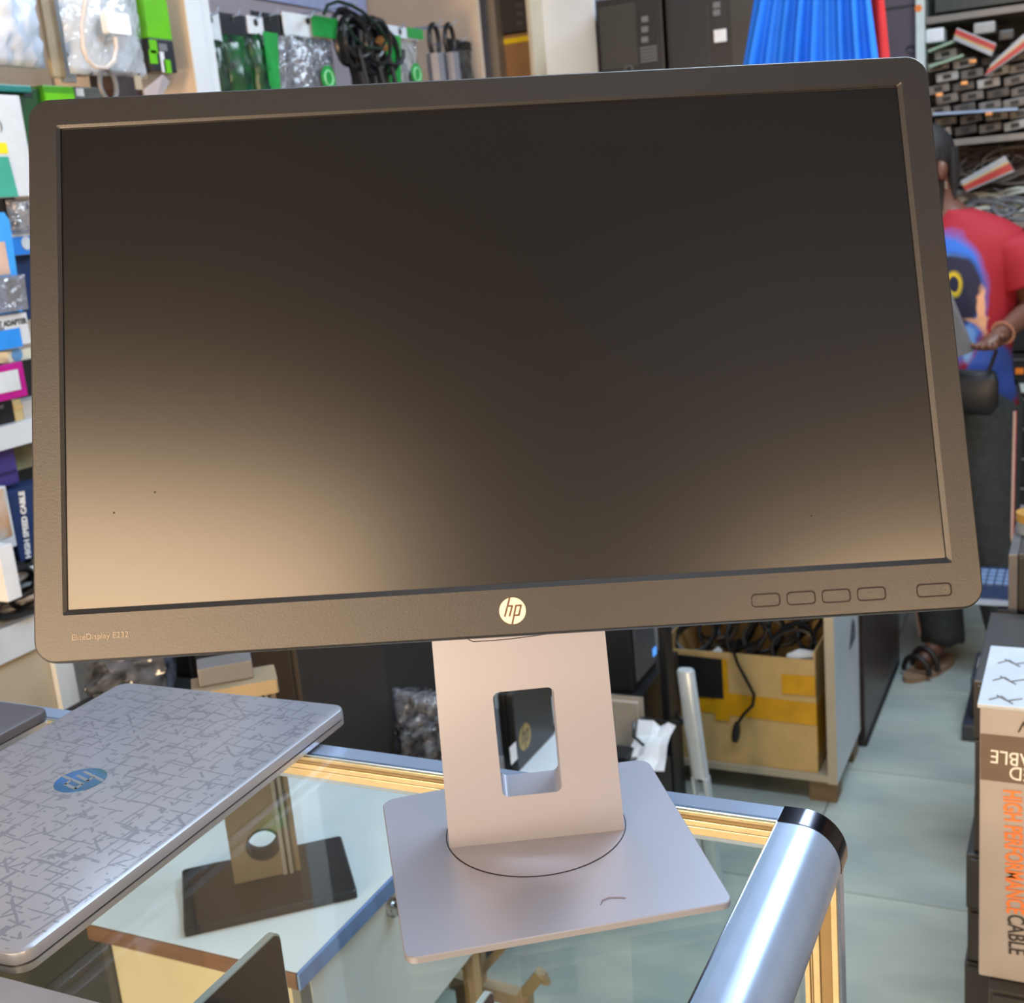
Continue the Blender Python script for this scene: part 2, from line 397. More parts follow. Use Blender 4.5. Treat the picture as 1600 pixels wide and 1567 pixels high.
mesh('swivel_disc', G(MB @ Matrix.Translation((.0008, .026, .0060))).cyl((0, 0, 0), (0, 0, 1), .0632, .0006, 72), silver, mo)
mesh('disc_seam', G(MB @ Matrix.Translation((.0008, .026, .0063))).tube([(.0637 * math.cos(R(a)), .0637 * math.sin(R(a)), 0) for a in range(0, 361, 5)], .00035, 5), seam, mo)
one('hair', 'short curled dark hair lying on the right half of the silver base plate', 'hair',
    G(MB).tube([(.0225, -.0815, .0066), (.0245, -.0775, .0067), (.0290, -.0755, .0067), (.0345, -.0768, .0066), (.0395, -.0790, .0066)], .0003, 5), mat('lint', S(120, 112, 130), .8))

# ---------------------------------------------------------------- laptops on the glass
def pattern_mat():
    m = bpy.data.materials.new('lid_pattern'); m.use_nodes = True; nt = m.node_tree; b = nt.nodes['Principled BSDF']
    tc = nt.nodes.new('ShaderNodeTexCoord')
    nw = nt.nodes.new('ShaderNodeTexNoise'); nw.inputs['Scale'].default_value = 28; nw.inputs['Detail'].default_value = 1
    nt.links.new(tc.outputs['Object'], nw.inputs['Vector'])
    ws = nt.nodes.new('ShaderNodeVectorMath'); ws.operation = 'MULTIPLY_ADD'; ws.inputs[1].default_value = (.006, .006, 0)
    nt.links.new(nw.outputs['Color'], ws.inputs[0]); nt.links.new(tc.outputs['Object'], ws.inputs[2])
    def layer(rot, bw, rh, mort, lo, hi, seed):
        mp = nt.nodes.new('ShaderNodeMapping'); mp.inputs['Rotation'].default_value = (0, 0, rot); mp.inputs['Location'].default_value = (seed, seed * .7, 0)
        nt.links.new(ws.outputs[0], mp.inputs[0])
        br = nt.nodes.new('ShaderNodeTexBrick'); br.inputs['Scale'].default_value = 1; br.inputs['Brick Width'].default_value = bw; br.inputs['Row Height'].default_value = rh
        br.inputs['Mortar Size'].default_value = mort; br.inputs['Mortar Smooth'].default_value = 0; br.offset = .37; br.squash = 1.4; br.squash_frequency = 3
        nt.links.new(mp.outputs[0], br.inputs['Vector'])
        nz = nt.nodes.new('ShaderNodeTexNoise'); nz.inputs['Scale'].default_value = 75; nz.inputs['Detail'].default_value = 1; nt.links.new(mp.outputs[0], nz.inputs['Vector'])
        gt = nt.nodes.new('ShaderNodeMath'); gt.operation = 'GREATER_THAN'; gt.inputs[1].default_value = lo; nt.links.new(nz.outputs[0], gt.inputs[0])
        mu = nt.nodes.new('ShaderNodeMath'); mu.operation = 'MULTIPLY'; nt.links.new(br.outputs['Fac'], mu.inputs[0]); nt.links.new(gt.outputs[0], mu.inputs[1])
        return mu
    Ls = [layer(R(4), .023, .0150, .0008, .46, 0, 0), layer(R(94), .032, .019, .0009, .49, 0, 1.3), layer(R(38), .040, .030, .0011, .54, 0, 2.1), layer(0, .017, .024, .0022, .61, 0, 4.2)]
    ge = nt.nodes.new('ShaderNodeTexCoord'); sx_ = nt.nodes.new('ShaderNodeSeparateXYZ'); nt.links.new(ge.outputs['Normal'], sx_.inputs[0]); top = nt.nodes.new('ShaderNodeMath'); top.operation = 'GREATER_THAN'; top.inputs[1].default_value = .97; nt.links.new(sx_.outputs['Z'], top.inputs[0])
    cur = Ls[0]
    for l in Ls[1:]:
        mx = nt.nodes.new('ShaderNodeMath'); mx.operation = 'MAXIMUM'; nt.links.new(cur.outputs[0], mx.inputs[0]); nt.links.new(l.outputs[0], mx.inputs[1]); cur = mx
    mt = nt.nodes.new('ShaderNodeMath'); mt.operation = 'MULTIPLY'; nt.links.new(cur.outputs[0], mt.inputs[0]); nt.links.new(top.outputs[0], mt.inputs[1]); cur = mt
    cr = nt.nodes.new('ShaderNodeMix'); cr.data_type = 'RGBA'; cr.inputs[6].default_value = S(172, 178, 192); cr.inputs[7].default_value = S(142, 149, 165)
    nt.links.new(cur.outputs[0], cr.inputs[0]); nt.links.new(cr.outputs[2], b.inputs['Base Color'])
    b.inputs['Roughness'].default_value = .33; b.inputs['Metallic'].default_value = .45
    return m
lid_silver = mat('laptop_silver', S(190, 190, 196), .3, .6, var=.02)
def closed_laptop(cx, cyy, yaw, w, d, lid_m, label, seam_m=chrome_dark, z=TG, body_m=lid_silver, group=None):
    t = thing('laptop', label, 'laptop', (cx, cyy, z), group)
    M = frame((cx, cyy, z), (math.cos(yaw), math.sin(yaw), 0), (-math.sin(yaw), math.cos(yaw), 0))
    g = G(M).loft([L(rr(w - .012, d - .012, .010, 8), .0012), L(rr(w - .001, d - .001, .012, 8), .0055), L(rr(w, d, .013, 8), .0100)])
    mesh('body', g, body_m, t, smooth=True)
    mesh('hinge_gap', G(M).loft([L(rr(w - .003, d - .003, .012, 8), .0100), L(rr(w - .003, d - .003, .012, 8), .0116)]), seam_m, t)
    g = G(M).loft([L(rr(w, d, .013, 8), .0116), L(rr(w, d, .013, 8), .0165), L(rr(w - .0015, d - .0015, .0125, 8), .0190), L(rr(w - .005, d - .005, .011, 8), .0200)])
    lid = mesh('lid', g, lid_m, t, smooth=True)
    for sx in (-1, 1):
        for sy in (-1, 1): mesh('rubber_foot', G(M).cyl((sx * (w / 2 - .03), sy * (d / 2 - .03), 0), (0, 0, 1), .007, .0013, 12), matt_black, t)
    return t, M, lid
A_ = Vector((-0.5796, 0.4396)); B_ = Vector((-0.5925, 0.8210)); C_ = Vector((-0.8491, 0.8200))
cc = A_ + (B_ - A_) / 2 + (C_ - B_) / 2
lt, ML, lid = closed_laptop(cc.x, cc.y, R(1.3), .2560, .3810, pattern_mat(), 'closed silver laptop with patterned lid and round mirror badge, left of the silver stand')
lc = Vector((-0.7258, 0.6390, TG + .0200))
dr = Vector((-math.sin(R(1.3)), math.cos(R(1.3)), 0))
mirror_blue = mat('badge_reflection', S(36, 120, 205), .15, .4, scale=22, col2=S(20, 84, 60))  # blue and green mirror reflections put into the badge colour
lg_ = logo(lt, frame(lc, -dr, (math.cos(R(1.3)), math.sin(R(1.3)), 0)), .0205, mirror_blue, mat('badge_grey', S(130, 140, 150), .4))
q = at(50, 1104, z=TG + .018)
closed_laptop(-1.04, q.y - .13, 0, .34, .26, mat('lid_grey', S(98, 98, 106), .35, .3), 'plain dark grey closed laptop behind the patterned laptop, at the left edge')
q = at(75, 1545, z=TG + .019)
closed_laptop(-.60, q.y - .125, R(0.5), .33, .25, mat('lid_rose', S(182, 176, 178), .32, .5), 'plain pale silver closed laptop at the bottom left corner, nearest of the laptops')
# two laptops standing open inside the showcase, only their upper corners in view
def open_laptop(px, py, z, label, fm):
    q = at(px, py, z=z); h = .20; t = thing('laptop', label, 'laptop', (q.x, q.y - .16, z - h - .012))
    lid2 = mesh('lid', G().loft([[(q.x - .006, y, zz) for y, zz in rr(.32, .208, .008, 6, q.y - .16, z - .104)], [(q.x, y, zz) for y, zz in rr(.32, .208, .008, 6, q.y - .16, z - .104)]]), mat('lid_edge', S(190, 205, 210), .3, .4), t)
    mesh('screen', G().loft([[(q.x, y, zz) for y, zz in rr(.317, .205, .007, 6, q.y - .16, z - .104)], [(q.x + .0008, y, zz) for y, zz in rr(.317, .205, .007, 6, q.y - .16, z - .104)]]), fm, t)
    mesh('body', G().box(q.x - .004, q.x + .16, q.y - .32, q.y, z - h - .012 - .012, z - h - .012), dark_grey, t, bevel=.003)
    return q, z - h - .024
gloss_black = mat('gloss_black', S(13, 14, 17), .3, var=.15, scale=12, spec=.35)
q1, s1 = open_laptop(436, 1452, 1.06, 'open laptop with a black screen and silver rim standing inside the glass counter, left', gloss_black)
q2, s2 = open_laptop(770, 1544, 0.86, 'open laptop with a brownish screen inside the glass counter, below the base plate', mat('screen_brown', S(52, 36, 36), .2))
mesh('glass_shelf', G().box(-1.48, -0.19, -0.28, q1.y + .05, s1 - .006, s1), pane_m, sc)
mesh('glass_shelf', G().box(-1.48, -0.19, -0.28, q2.y + .03, s2 - .006, s2), pane_m, sc)
# ---------------------------------------------------------------- desk behind the showcase, seen through the glass
dk = thing('desk', 'white-topped desk with brown front edge and blue side edge, seen through the glass counter', 'desk', (-.97, 1.28, 0))
mesh('desk_top', G().box(-1.140, -0.817, 0.972, 1.42, 0.732, 0.750), white_lam, dk)
mesh('front_edge_band', G().box(-1.140, -0.815, 0.969, 0.972, 0.729, 0.7497), dark_wood, dk)
mesh('side_edge_band', G().box(-0.817, -0.812, 0.969, 1.42, 0.729, 0.7497), mat('blue_band', S(98, 128, 182), .35, var=.15, scale=12, stretch=(1, 4, 1)), dk)
mesh('front_panel', G().box(-1.125, -0.835, 0.990, 1.005, 0.0, 0.729), cream, dk)
mesh('leg', G().box(-0.835, -0.823, 0.980, 0.998, 0.0, 0.729), mid_grey, dk)
mesh('leg', G().box(-0.850, -0.830, 1.39, 1.41, 0.0, 0.729), mat('pine', S(168, 142, 100), .6, var=.12, scale=20, stretch=(6, 6, 1)), dk)
qd = at(744, 1483, x=-0.822); qe = at(680, 1567, x=-0.822)
dr_ = mesh('drawer_front', G().box(-0.838, -0.822, 1.000, 1.40, (qd.z + qe.z) / 2, 0.728), white_lam, dk, bevel=.002)
q = at(611, 1417, x=-0.822)
g = G().cyl((-0.822, q.y, q.z), (1, 0, 0), .013, .006, 24); g.cyl((-0.816, q.y, q.z), (1, 0, 0), .010, .010, 24)
mesh('lock', g, mat('chrome', S(200, 200, 205), .08, 1), dr_, smooth=True)
mesh('lock_slot', G().box(-0.8058, -0.8054, q.y - .0012, q.y + .0012, q.z - .005, q.z + .005), matt_black, dr_)
mesh('side_panel', G().box(-1.138, -1.125, 0.985, 1.41, 0.0, 0.729), dark_grey, dk)

# monitor stand on the desk
cs, sn = math.cos(R(41)), math.sin(R(41)); bc = Vector((-.9615, 1.113, .751))
MS = frame(bc, (cs, sn, 0), (-sn, cs, 0)); brown_m = mat('stand_brown', S(106, 98, 86), .35, .35, var=.05)
HB = at(395, 1086, y=1.12).z - .751
ms = thing('monitor_stand', 'brown monitor stand without its screen, round hole in its neck, on the white desk', 'monitor stand', bc)
mesh('base_plate', G(MS).loft([L(rr(.215, .150, .004), 0), L(rr(.215, .150, .004), .009), L(rr(.211, .146, .003), .011)]), gloss_black, ms)
ZH = at(416, 1322, y=1.115).z - .751
def cring(inner, yy):
    if inner: return [(.0225 * math.cos(2 * math.pi * i / 32), yy, ZH + .0225 * math.sin(2 * math.pi * i / 32)) for i in range(32)]
    P = []
    for i in range(32):
        a = 2 * math.pi * i / 32; c_, s_ = math.cos(a), math.sin(a); k = 1 / max(abs(c_), abs(s_))
        P.append((c_ * k * .043, yy, ZH + (s_ * k * (ZH - .0115 if s_ < 0 else HB - ZH - .001))))
    return P
g = G(MS @ Matrix.Translation((.002, .02, .0)))
rg = [cring(1, .016), cring(1, -.016), cring(0, -.016), cring(0, .016)]; g.loft(rg, cap=False)
g.f += [[96 + j, 96 + (j + 1) % 32, (j + 1) % 32, j] for j in range(32)]
mesh('neck', g, brown_m, ms)
mesh('hole_ring', G(MS @ Matrix.Translation((.002, .02, .0))).loft([cring(1, .0165), cring(1, -.0175), [(x * .88, y, ZH + (z - ZH) * .88) for x, y, z in cring(1, -.0175)], [(x * .88, y, ZH + (z - ZH) * .88) for x, y, z in cring(1, .0165)]], cap=False), matt_black, ms, smooth=True)
mesh('neck_rail', G(MS).box(.022, .027, -.0005, .0035, .012, HB - .002).box(.031, .035, -.0005, .0035, .012, HB - .002), mid_grey, ms)
mesh('head_bracket', G(MS).loft([L(rr(.105, .055, .003, 5, -.003, .015), HB), L(rr(.105, .055, .003, 5, -.003, .015), HB + .018)]), mat('bracket_tan', S(150, 134, 108), .5), ms)
mesh('mounting_block', G(MS).box(-.045, .022, .006, .046, HB + .0185, HB + .042), mid_grey, ms, bevel=.002)

# ---------------------------------------------------------------- low stuff behind the desk
def pbox(name, label, cat, x0, x1, y0, y1, Y, depth, m, group=None, bev=.003, floor=False, parts=None):
    a, b_, z0, z1 = ry(x0, x1, y0, y1, Y)
    if floor: z0 = 0.0
    t = thing(name, label, cat, ((a + b_) / 2, Y + depth / 2, z0), group)
    mesh('case', G().box(a, b_, Y, Y + depth, z0, z1), m, t, bevel=bev)
    if parts: parts(t, a, b_, z0, z1, Y)
    return t, (a, b_, z0, z1)
def cabparts(t, a, b_, z0, z1, Y):
    mesh('front_panel', G().box(a + .01, b_ - .01, Y - .006, Y - .0005, z0 + .02, z1 - .02), mat('panel_dark', S(44, 42, 42), .35), t, bevel=.002)
def cabparts2(t, a, b_, z0, z1, Y):
    cabparts(t, a, b_, z0, z1, Y)
pbox('black_cabinet', 'dark cabinet standing farthest left behind the patterned laptop, beside the black bag', 'cabinet', 200, 322, 960, 1300, 1.575, .065, dark_grey, floor=True, parts=cabparts)
pbox('black_cabinet', 'wide dark brown-black cabinet rising behind the neck of the brown monitor stand', 'cabinet', 336, 478, 960, 1300, 1.66, .28, mat('brown_black', S(46, 42, 40), .5), floor=True, parts=cabparts)
def twp(t, a, b_, z0, z1, Y):
    mesh('side_panel', G().box(a + .012, b_ - .010, Y - .004, Y - .0005, z0 + .3, z1 - .01), mat('tower_face', S(58, 58, 60), .4, var=.05), t, bevel=.001)
    g = G(); 
    for k in range(6): g.box(b_ - .045 + (k % 2) * .004, b_ - .025 - (k % 3) * .003, Y - .0048, Y - .004, z1 - .115 + k * .011, z1 - .108 + k * .011)
    stuff(mesh('label_print', g, mat('label_grey', S(180, 180, 184), .6), t))
    mesh('lower_panel', G().box(a + .004, b_ - .002, Y - .006, Y - .0005, z0 + .01, z0 + .285), mat('lower_dark', S(40, 42, 48), .35), t, bevel=.001)
pbox('computer', 'tall black tower case with small grey label, left of the crinkled plastic bag', 'computer', 481, 601, 960, 1300, 2.0, .35, dark_grey, floor=True, parts=twp)
pbox('black_carton', 'large matt black box in the shade between tower case and silver stand column', 'box', 603, 720, 960, 1300, 2.62, .2, mat('navy_black', S(20, 23, 32), .6), floor=True)

def bag(name, label, cat, x0, x1, y0, y1, X=None, Y=None, m=None, thick=.05, seed=1, fill=None, nx=14, ny=12, amp=.012, group=None, taper=0.0, wav=0.0):
    """crumpled pouch, its front facing +x (X given) or -y (Y given)"""
    rnd = random.Random(seed)
    if X is not None: a, b_, z0, z1 = rx(x0, x1, y0, y1, X)
    else: a, b_, z0, z1 = ry(x0, x1, y0, y1, Y)
    t = thing(name, label, cat, (X - thick / 2, (a + b_) / 2, z0) if X is not None else ((a + b_) / 2, Y + thick / 2, z0), group)
    g = G(); F = []; B = []
    for j in range(ny + 1):
        for i in range(nx + 1):
            u, v = i / nx, j / ny
            k = math.sin(math.pi * u) ** .6 * math.sin(math.pi * min(1, v * .93 + .035)) ** .5
            s = a + (b_ - a) * (.5 + (u - .5) * (1 - taper * v)); z = z0 + (z1 - z0) * v + wav * math.sin(u * 9 + seed) * (z1 - z0) * (.3 + v)
            d = thick / 2 * k; n1 = (rnd.random() - .5) * amp * (.3 + k)
            F.append((s, d + n1, z)); B.append((s, -d + n1 * .5, z))
    def P(p): return (X - thick / 2 + p[1], p[0], p[2]) if X is not None else (p[0], Y + thick / 2 - p[1], p[2])
    w = nx + 1; fs = []; off = len(F)
    for j in range(ny):
        for i in range(nx):
            q = j * w + i; fs.append((q, q + 1, q + w + 1, q + w)); fs.append((off + q + w, off + q + w + 1, off + q + 1, off + q))
    edge = [j * w for j in range(ny + 1)] + [ny * w + i for i in range(1, nx + 1)] + [j * w + nx for j in range(ny - 1, -1, -1)] + [i for i in range(nx - 1, 0, -1)]
    for k_ in range(len(edge)):
        p, q = edge[k_], edge[(k_ + 1) % len(edge)]; fs.append((p, q, off + q, off + p))
    g.add([P(p) for p in F + B], fs)
    mesh('film', g, m or clear_bag, t, smooth=2)
    if fill: fill(t, a, b_, z0, z1)
    return t, (a, b_, z0, z1)
def coil(t, c, ax1, ax2, r1, r2, n, r, m, seed=0, name='cable', jit=.25):
    rnd = random.Random(seed); c = Vector(c); ax1 = Vector(ax1); ax2 = Vector(ax2); ax3 = ax1.cross(ax2)
    pts = []
    for i in range(n * 16 + 1):
        a = 2 * math.pi * i / 16; k = 1 + jit * math.sin(i * .37 + seed) * .6
        pts.append(c + ax1 * math.cos(a) * r1 * k + ax2 * math.sin(a) * r2 * (1 + jit * math.cos(i * .23 + seed)) + ax3 * (r * 1.6 * math.sin(i * .11 + seed) * n * .6))
    return mesh(name, G().tube(pts, r, 6), m, t, smooth=True)

silver_film = glass('silver_film', (0.75, 0.78, 0.84, 1), 3.5, 0.12, 0.30, (.55, .58, .66, 1), bump=1.0, bscale=60)
def f1(t, a, b_, z0, z1):
    for k in range(5):
        coil(t, (a + (b_ - a) * (.15 + .17 * k), 1.99, z0 + (z1 - z0) * (.45 + .1 * (k % 2))), (1, 0, .3), (0, .2, 1), .035, .03, 2, .0035, mat('cable_lilac', S(120, 118, 130), .3), seed=k)
bag('plastic_bag', 'crinkled clear plastic bag of cables left of the silver stand column', 'bag', 600, 712, 1100, 1230, Y=1.95, m=silver_film, thick=.12, seed=4, amp=.05, fill=f1, nx=22, ny=18)
t = thing('box', 'low black box under the crinkled plastic bag of cables', 'box', (-.62, 2.02, 0))
a, b_, z0, z1 = ry(604, 720, 1228, 1400, 1.93)
mesh('case', G().box(a, b_, 1.93, 2.12, 0, z1), matt_black, t, bevel=.003)
t, r_ = bag('plastic_bag', 'shiny black plastic bag below the left corner of the monitor', 'bag', 108, 205, 1025, 1120, Y=1.38, m=mat('black_film', S(34, 36, 42), .18, bump=.6, scale=30, col2=S(90, 96, 108)), thick=.16, seed=8, amp=.05, wav=.06)
one('stool', 'dark low stool holding the shiny black plastic bag', 'stool', G().box(r_[0] - .03, r_[1] + .02, 1.36, 1.56, r_[2] - .03, r_[2]).box(r_[0], r_[0] + .03, 1.38, 1.41, 0, r_[2] - .03).box(r_[1] - .03, r_[1], 1.38, 1.41, 0, r_[2] - .03).box(r_[0], r_[0] + .03, 1.51, 1.54, 0, r_[2] - .03).box(r_[1] - .03, r_[1], 1.51, 1.54, 0, r_[2] - .03), matt_black)

# standing dark laptop seen through the window of the column
XL = -1.0
q = at(811, 1206, x=XL); q2 = at(868, 1150, x=XL); zt = at(850, 1040, x=XL).z
t = thing('laptop', 'black laptop with gold round badge on its side, seen through the stand window', 'laptop', (XL - .01, q.y + .1, q.z))
mesh('body', G().box(XL - .032, XL - .016, q.y, q2.y, q.z, zt), matt_black, t, bevel=.004)
ld = mesh('lid', G().box(XL - .015, XL, q.y, q2.y, q.z, zt), mat('lid_black', S(44, 46, 48), .35), t, bevel=.004)
qc = at(820, 1151, x=XL)
logo(t, frame((XL + .0002, qc.y, qc.z), (0, 1, 0), (0, 0, 1)), .027, mat('gold_badge', S(176, 150, 84), .3, .6), mat('gold_ink', S(60, 52, 36), .4))
qs = at(802, 1177, x=XL); mesh('sticker', G().box(XL, XL + .0008, qs.y - .014, qs.y + .014, qs.z - .018, qs.z + .018), white_p, t)
mesh('hinge_strip', G().box(XL - .042, XL - .033, q.y, q.y + .018, q.z + .03, zt - .03), alu, t)
sb = thing('stool', 'white pedestal stool carrying the black laptop with gold badge', 'stool', (XL - .02, 2.40, 0))
mesh('seat', G().box(XL - .12, XL + .08, q.y - .03, q2.y + .01, q.z - .022, q.z - .0005), white_lam, sb)
mesh('arm', G().box(XL - .105, XL - .06, q2.y - .05, 2.40, q.z - .045, q.z - .0225), white_lam, sb)
mesh('pedestal', G().cyl((XL - .082, 2.38, .02), (0, 0, 1), .022, q.z - .066, 16), white_lam, sb)
mesh('foot', G().cyl((XL - .082, 2.38, 0), (0, 0, 1), .08, .02, 24), white_lam, sb)

# black monitor backs right of the column
q = at(990, 1083, y=2.5); qb = at(1026, 1042, x=q.x); ql = at(962, 1078, y=2.5)
t = thing('computer', 'black computer case with grey side and blue light, right of the stand column', 'computer', (q.x - .05, 2.6, q.z))
mesh('case', G().box(ql.x - .04, q.x, 2.5, qb.y, q.z, q.z + .34), matt_black, t, bevel=.004)
mesh('side_panel', G().box(q.x + .0005, q.x + .004, 2.52, qb.y - .01, q.z + .02, q.z + .33), mat('side_grey', S(84, 88, 96), .4), t, bevel=.001)
ql2 = at(1023, 1018, x=q.x + .005); mesh('light', G().box(q.x + .004, q.x + .0055, ql2.y - .012, ql2.y + .012, ql2.z - .01, ql2.z + .01), mat('blue_led', S(60, 130, 230), .4, emit=(.1, .35, .9, 1)), t)
cz = q.z
t = thing('cabinet', 'off-white cabinet under the black computer case with the blue light', 'cabinet', (q.x - .08, 2.6, 0))
ye_ = at(1006, 1110, x=q.x + .03).y
mesh('carcass', G().box(ql.x - .12, q.x + .03, 2.48, ye_, 0.0, cz), mat('cream_white', S(190, 180, 166), .5), t, bevel=.002)
mesh('door', G().box(ql.x - .11, q.x + .02, 2.468, 2.479, 0.05, cz - .01), mat('cream_white', S(190, 180, 166), .5), t, bevel=.002)
one('box', 'dark brown box on the floor behind the off-white cabinet', 'box', G().box(q.x - .25, q.x + .02, ye_ + .003, ye_ + .30, 0, cz - .001), matt_black, bevel=.003)
a, b_, z0, z1 = ry(1030, 1042, 975, 1090, 2.55)
one('computer', 'tall slim black case between the blue light and the taped carton', 'computer', G().box(a, b_, 2.55, 2.60, 0, z1 + .1), matt_black, bevel=.004)
# crumpled paper and cables beyond the rail
g = G(); rnd = random.Random(3); a, b_, z0, z1 = ry(975, 1032, 1160, 1200, 2.34)
pp = []
for j in range(5):
    for i in range(6): pp.append((a + (b_ - a) * i / 5 + rnd.uniform(-.006, .006), 2.34 + .10 * j / 4, z0 + (z1 - z0) * j / 4 + rnd.uniform(-.008, .008)))
g.add(pp + [(x, y + .001, z - .0015) for x, y, z in pp], [(j * 6 + i, j * 6 + i + 1, j * 6 + i + 7, j * 6 + i + 6) for j in range(4) for i in range(5)] + [(30 + j * 6 + i + 6, 30 + j * 6 + i + 7, 30 + j * 6 + i + 1, 30 + j * 6 + i) for j in range(4) for i in range(5)])
one('paper', 'crumpled white paper behind the right back corner of the silver base plate', 'paper', g, white_p)
t = thing('crate', 'dark crate holding the crumpled white paper and black adapter', 'crate', ((a + b_) / 2, 2.27, 0))
mesh('case', G().box(a - .035, b_ - .012, 2.32, 2.44, 0, z0 - .012), matt_black, t, bevel=.003)
mesh('rim', G().box(a - .035, b_ - .012, 2.312, 2.3195, z0 - .03, z0 - .012), dark_grey, t)
t = thing('power_cable', 'black cable looping to the silver post from the dark floor clutter', 'cable', (a, 1.7, z0))
P = [at(x, y, y=yy) for x, y, yy in ((1005, 1164, 2.36), (990, 1150, 2.40), (990, 1132, 2.43), (1005, 1122, 2.45), (1040, 1128, 2.45), (1068, 1130, 2.45))]
mesh('cord', G().tube(P, .0035, 6), cable_black, t, smooth=True)
P = [at(x, y, y=2.6) for x, y in ((1046, 985), (1046, 1050), (1050, 1100), (1062, 1122), (1080, 1132))]
mesh('cord', G().tube(P, .005, 6), cable_black, t, smooth=True)
t = thing('adapter', 'small black adapter on the dark crate beside the stand column', 'adapter', (a, 1.7, z0))
q = at(962, 1160, y=2.36); mesh('case', G().box(q.x - .04, q.x + .035, 2.33, 2.39, z0 - .0115, z0 + .025), matt_black, t, bevel=.005)
mesh('plug', G().box(q.x + .035, q.x + .05, 2.35, 2.37, z0 - .005, z0 + .012), mid_grey, t, bevel=.002)

# silver post in front of the taped carton
q = at(1099, 1247, y=2.42); qt = at(1071, 1046, y=2.42)
ps = thing('post', 'slim silver post with rectangular slot standing in front of the taped carton', 'post', (q.x, 2.42, 0))
ax = (qt - q).normalized(); b0 = q - ax * (q.z / ax.z)
def pring(z, k=1):
    c_ = b0 + ax * (z / ax.z); return [(c_.x + x * k, c_.y + y * k, c_.z) for x, y in rr(.039, .030, .013, 6)]
e0 = q.z + .004; ez = e0 + .050
mesh('shaft', G().loft([pring(ez), pring(qt.z - .004), pring(qt.z, .85)]), post_alu, ps, smooth=True)
mesh('slot_frame', G().loft([[(p[0] - .0155, p[1], p[2]) for p in [((b0 + ax * (e0 / ax.z)).x + x, b0.y + y, e0) for x, y in rr(.008, .026, .003)]], [(p[0] - .0155, p[1], p[2]) for p in [((b0 + ax * (ez / ax.z)).x + x, b0.y + y, ez) for x, y in rr(.008, .026, .003)]]]), post_alu, ps)
mesh('slot_frame', G().loft([[((b0 + ax * (e0 / ax.z)).x + .0135 + x, b0.y + y, e0) for x, y in rr(.012, .026, .003)], [((b0 + ax * (ez / ax.z)).x + .0135 + x, b0.y + y, ez) for x, y in rr(.012, .026, .003)]]), post_alu, ps)
mesh('foot', G().loft([pring(0, 1.0), pring(e0 - .004, 1.0), pring(e0, 1.0)]), post_alu, ps, smooth=True)

# ---------------------------------------------------------------- low cabinet with the taped carton
CY_ = 2.89
lc_ = thing('low_cabinet', 'open white cabinet on wooden feet holding the taped cardboard carton', 'cabinet', (-.84, 3.05, 0))
mesh('side_panel', G().box(-.604, -.580, CY_, 3.225, .058, .80), white_lam, lc_, bevel=.001)
mesh('edge_band', G().box(-.604, -.5802, CY_ - .0015, CY_ - .0001, .058, .80), cream, lc_)
mesh('side_panel', G().box(-1.10, -1.076, CY_, 3.225, .058, .80), white_lam, lc_, bevel=.001)
mesh('bottom_shelf', G().box(-1.076, -.604, CY_ + .001, 3.225, .060, .078), cream, lc_)
mesh('cabinet_top', G().box(-1.10, -.580, CY_, 3.225, .80, .824), white_lam, lc_)
mesh('back_panel', G().box(-1.10, -.580, 3.226, 3.236, .058, .824), dark_wood, lc_)
for x, y in ((-.655, CY_ + .01), (-1.09, CY_ + .01), (-.655, 3.14), (-1.09, 3.14)): mesh('foot', G().box(x, x + .07, y, y + .07, 0, .058), mat('foot_wood', S(120, 96, 66), .6), lc_)
t = thing('dark_cabinet', 'dark brown cabinet side beyond the white cabinet panel, along the aisle', 'cabinet', (-.61, 3.6, 0))
mesh('carcass', G().box(-.655, -.570, 3.245, 3.90, .0, .80), mat('wenge', S(58, 46, 46), .35, var=.15, scale=14, stretch=(6, 6, 1)), t, bevel=.002)
mesh('plinth', G().box(-.65, -.566, 3.25, 3.88, 0, .015), matt_black, t)
bx0, bx1, bz0, bz1 = -1.035, -.632, .079, .392
ct = thing('carton', 'open cardboard carton with yellow tape and black patch, full of black cables', 'carton', ((bx0 + bx1) / 2, 3.05, bz0))
th = .005
g = G().box(bx0, bx1, CY_ + .012, CY_ + .017, bz0, bz1).box(bx0, bx1, 3.195, 3.20, bz0, bz1 + .05).box(bx0, bx0 + th, CY_ + .017, 3.195, bz0, bz1 + .02).box(bx1 - th, bx1, CY_ + .017, 3.195, bz0, bz1 + .02).box(bx0, bx1, CY_ + .017, 3.195, bz0, bz0 + th)
mesh('walls', g, card, ct)
TK = [0]
def tp(x0, x1, y0a, y0b, h, name='tape', m=tape):
    TK[0] += 1; y = CY_ + .0115 - .0010 * TK[0]; A = at(x0, y0a, y=y); B = at(x1, y0b, y=y); A2 = at(x0, y0a + h, y=y); B2 = at(x1, y0b + h, y=y)
    rng = (max(bx0, min(A.x, A2.x)), min(bx1, max(B.x, B2.x)))
    mesh(name, G().loft([[(rng[0], y, A.z), (rng[1], y, B.z), (rng[1], y, B2.z), (rng[0], y, A2.z)], [(rng[0], y - .0008, A.z), (rng[1], y - .0008, B.z), (rng[1], y - .0008, B2.z), (rng[0], y - .0008, A2.z)]]), m, ct)
tp(1033, 1280, 1070, 1100, 34); tp(1222, 1280, 1053, 1058, 30); tp(1118, 1136, 1030, 1031, 95)
tp(1056, 1128, 1022, 1030, 62, 'black_patch', matt_black)
mesh('side_tape', G().box(bx1, bx1 + .001, CY_ + .012, 3.1, bz0 + .05, bz0 + .19), tape, ct)
cb = thing('cable_bundle', 'black cables heaped in the taped carton, one plug hanging over its front', 'cables', (-.83, 3.05, bz0 + .1))
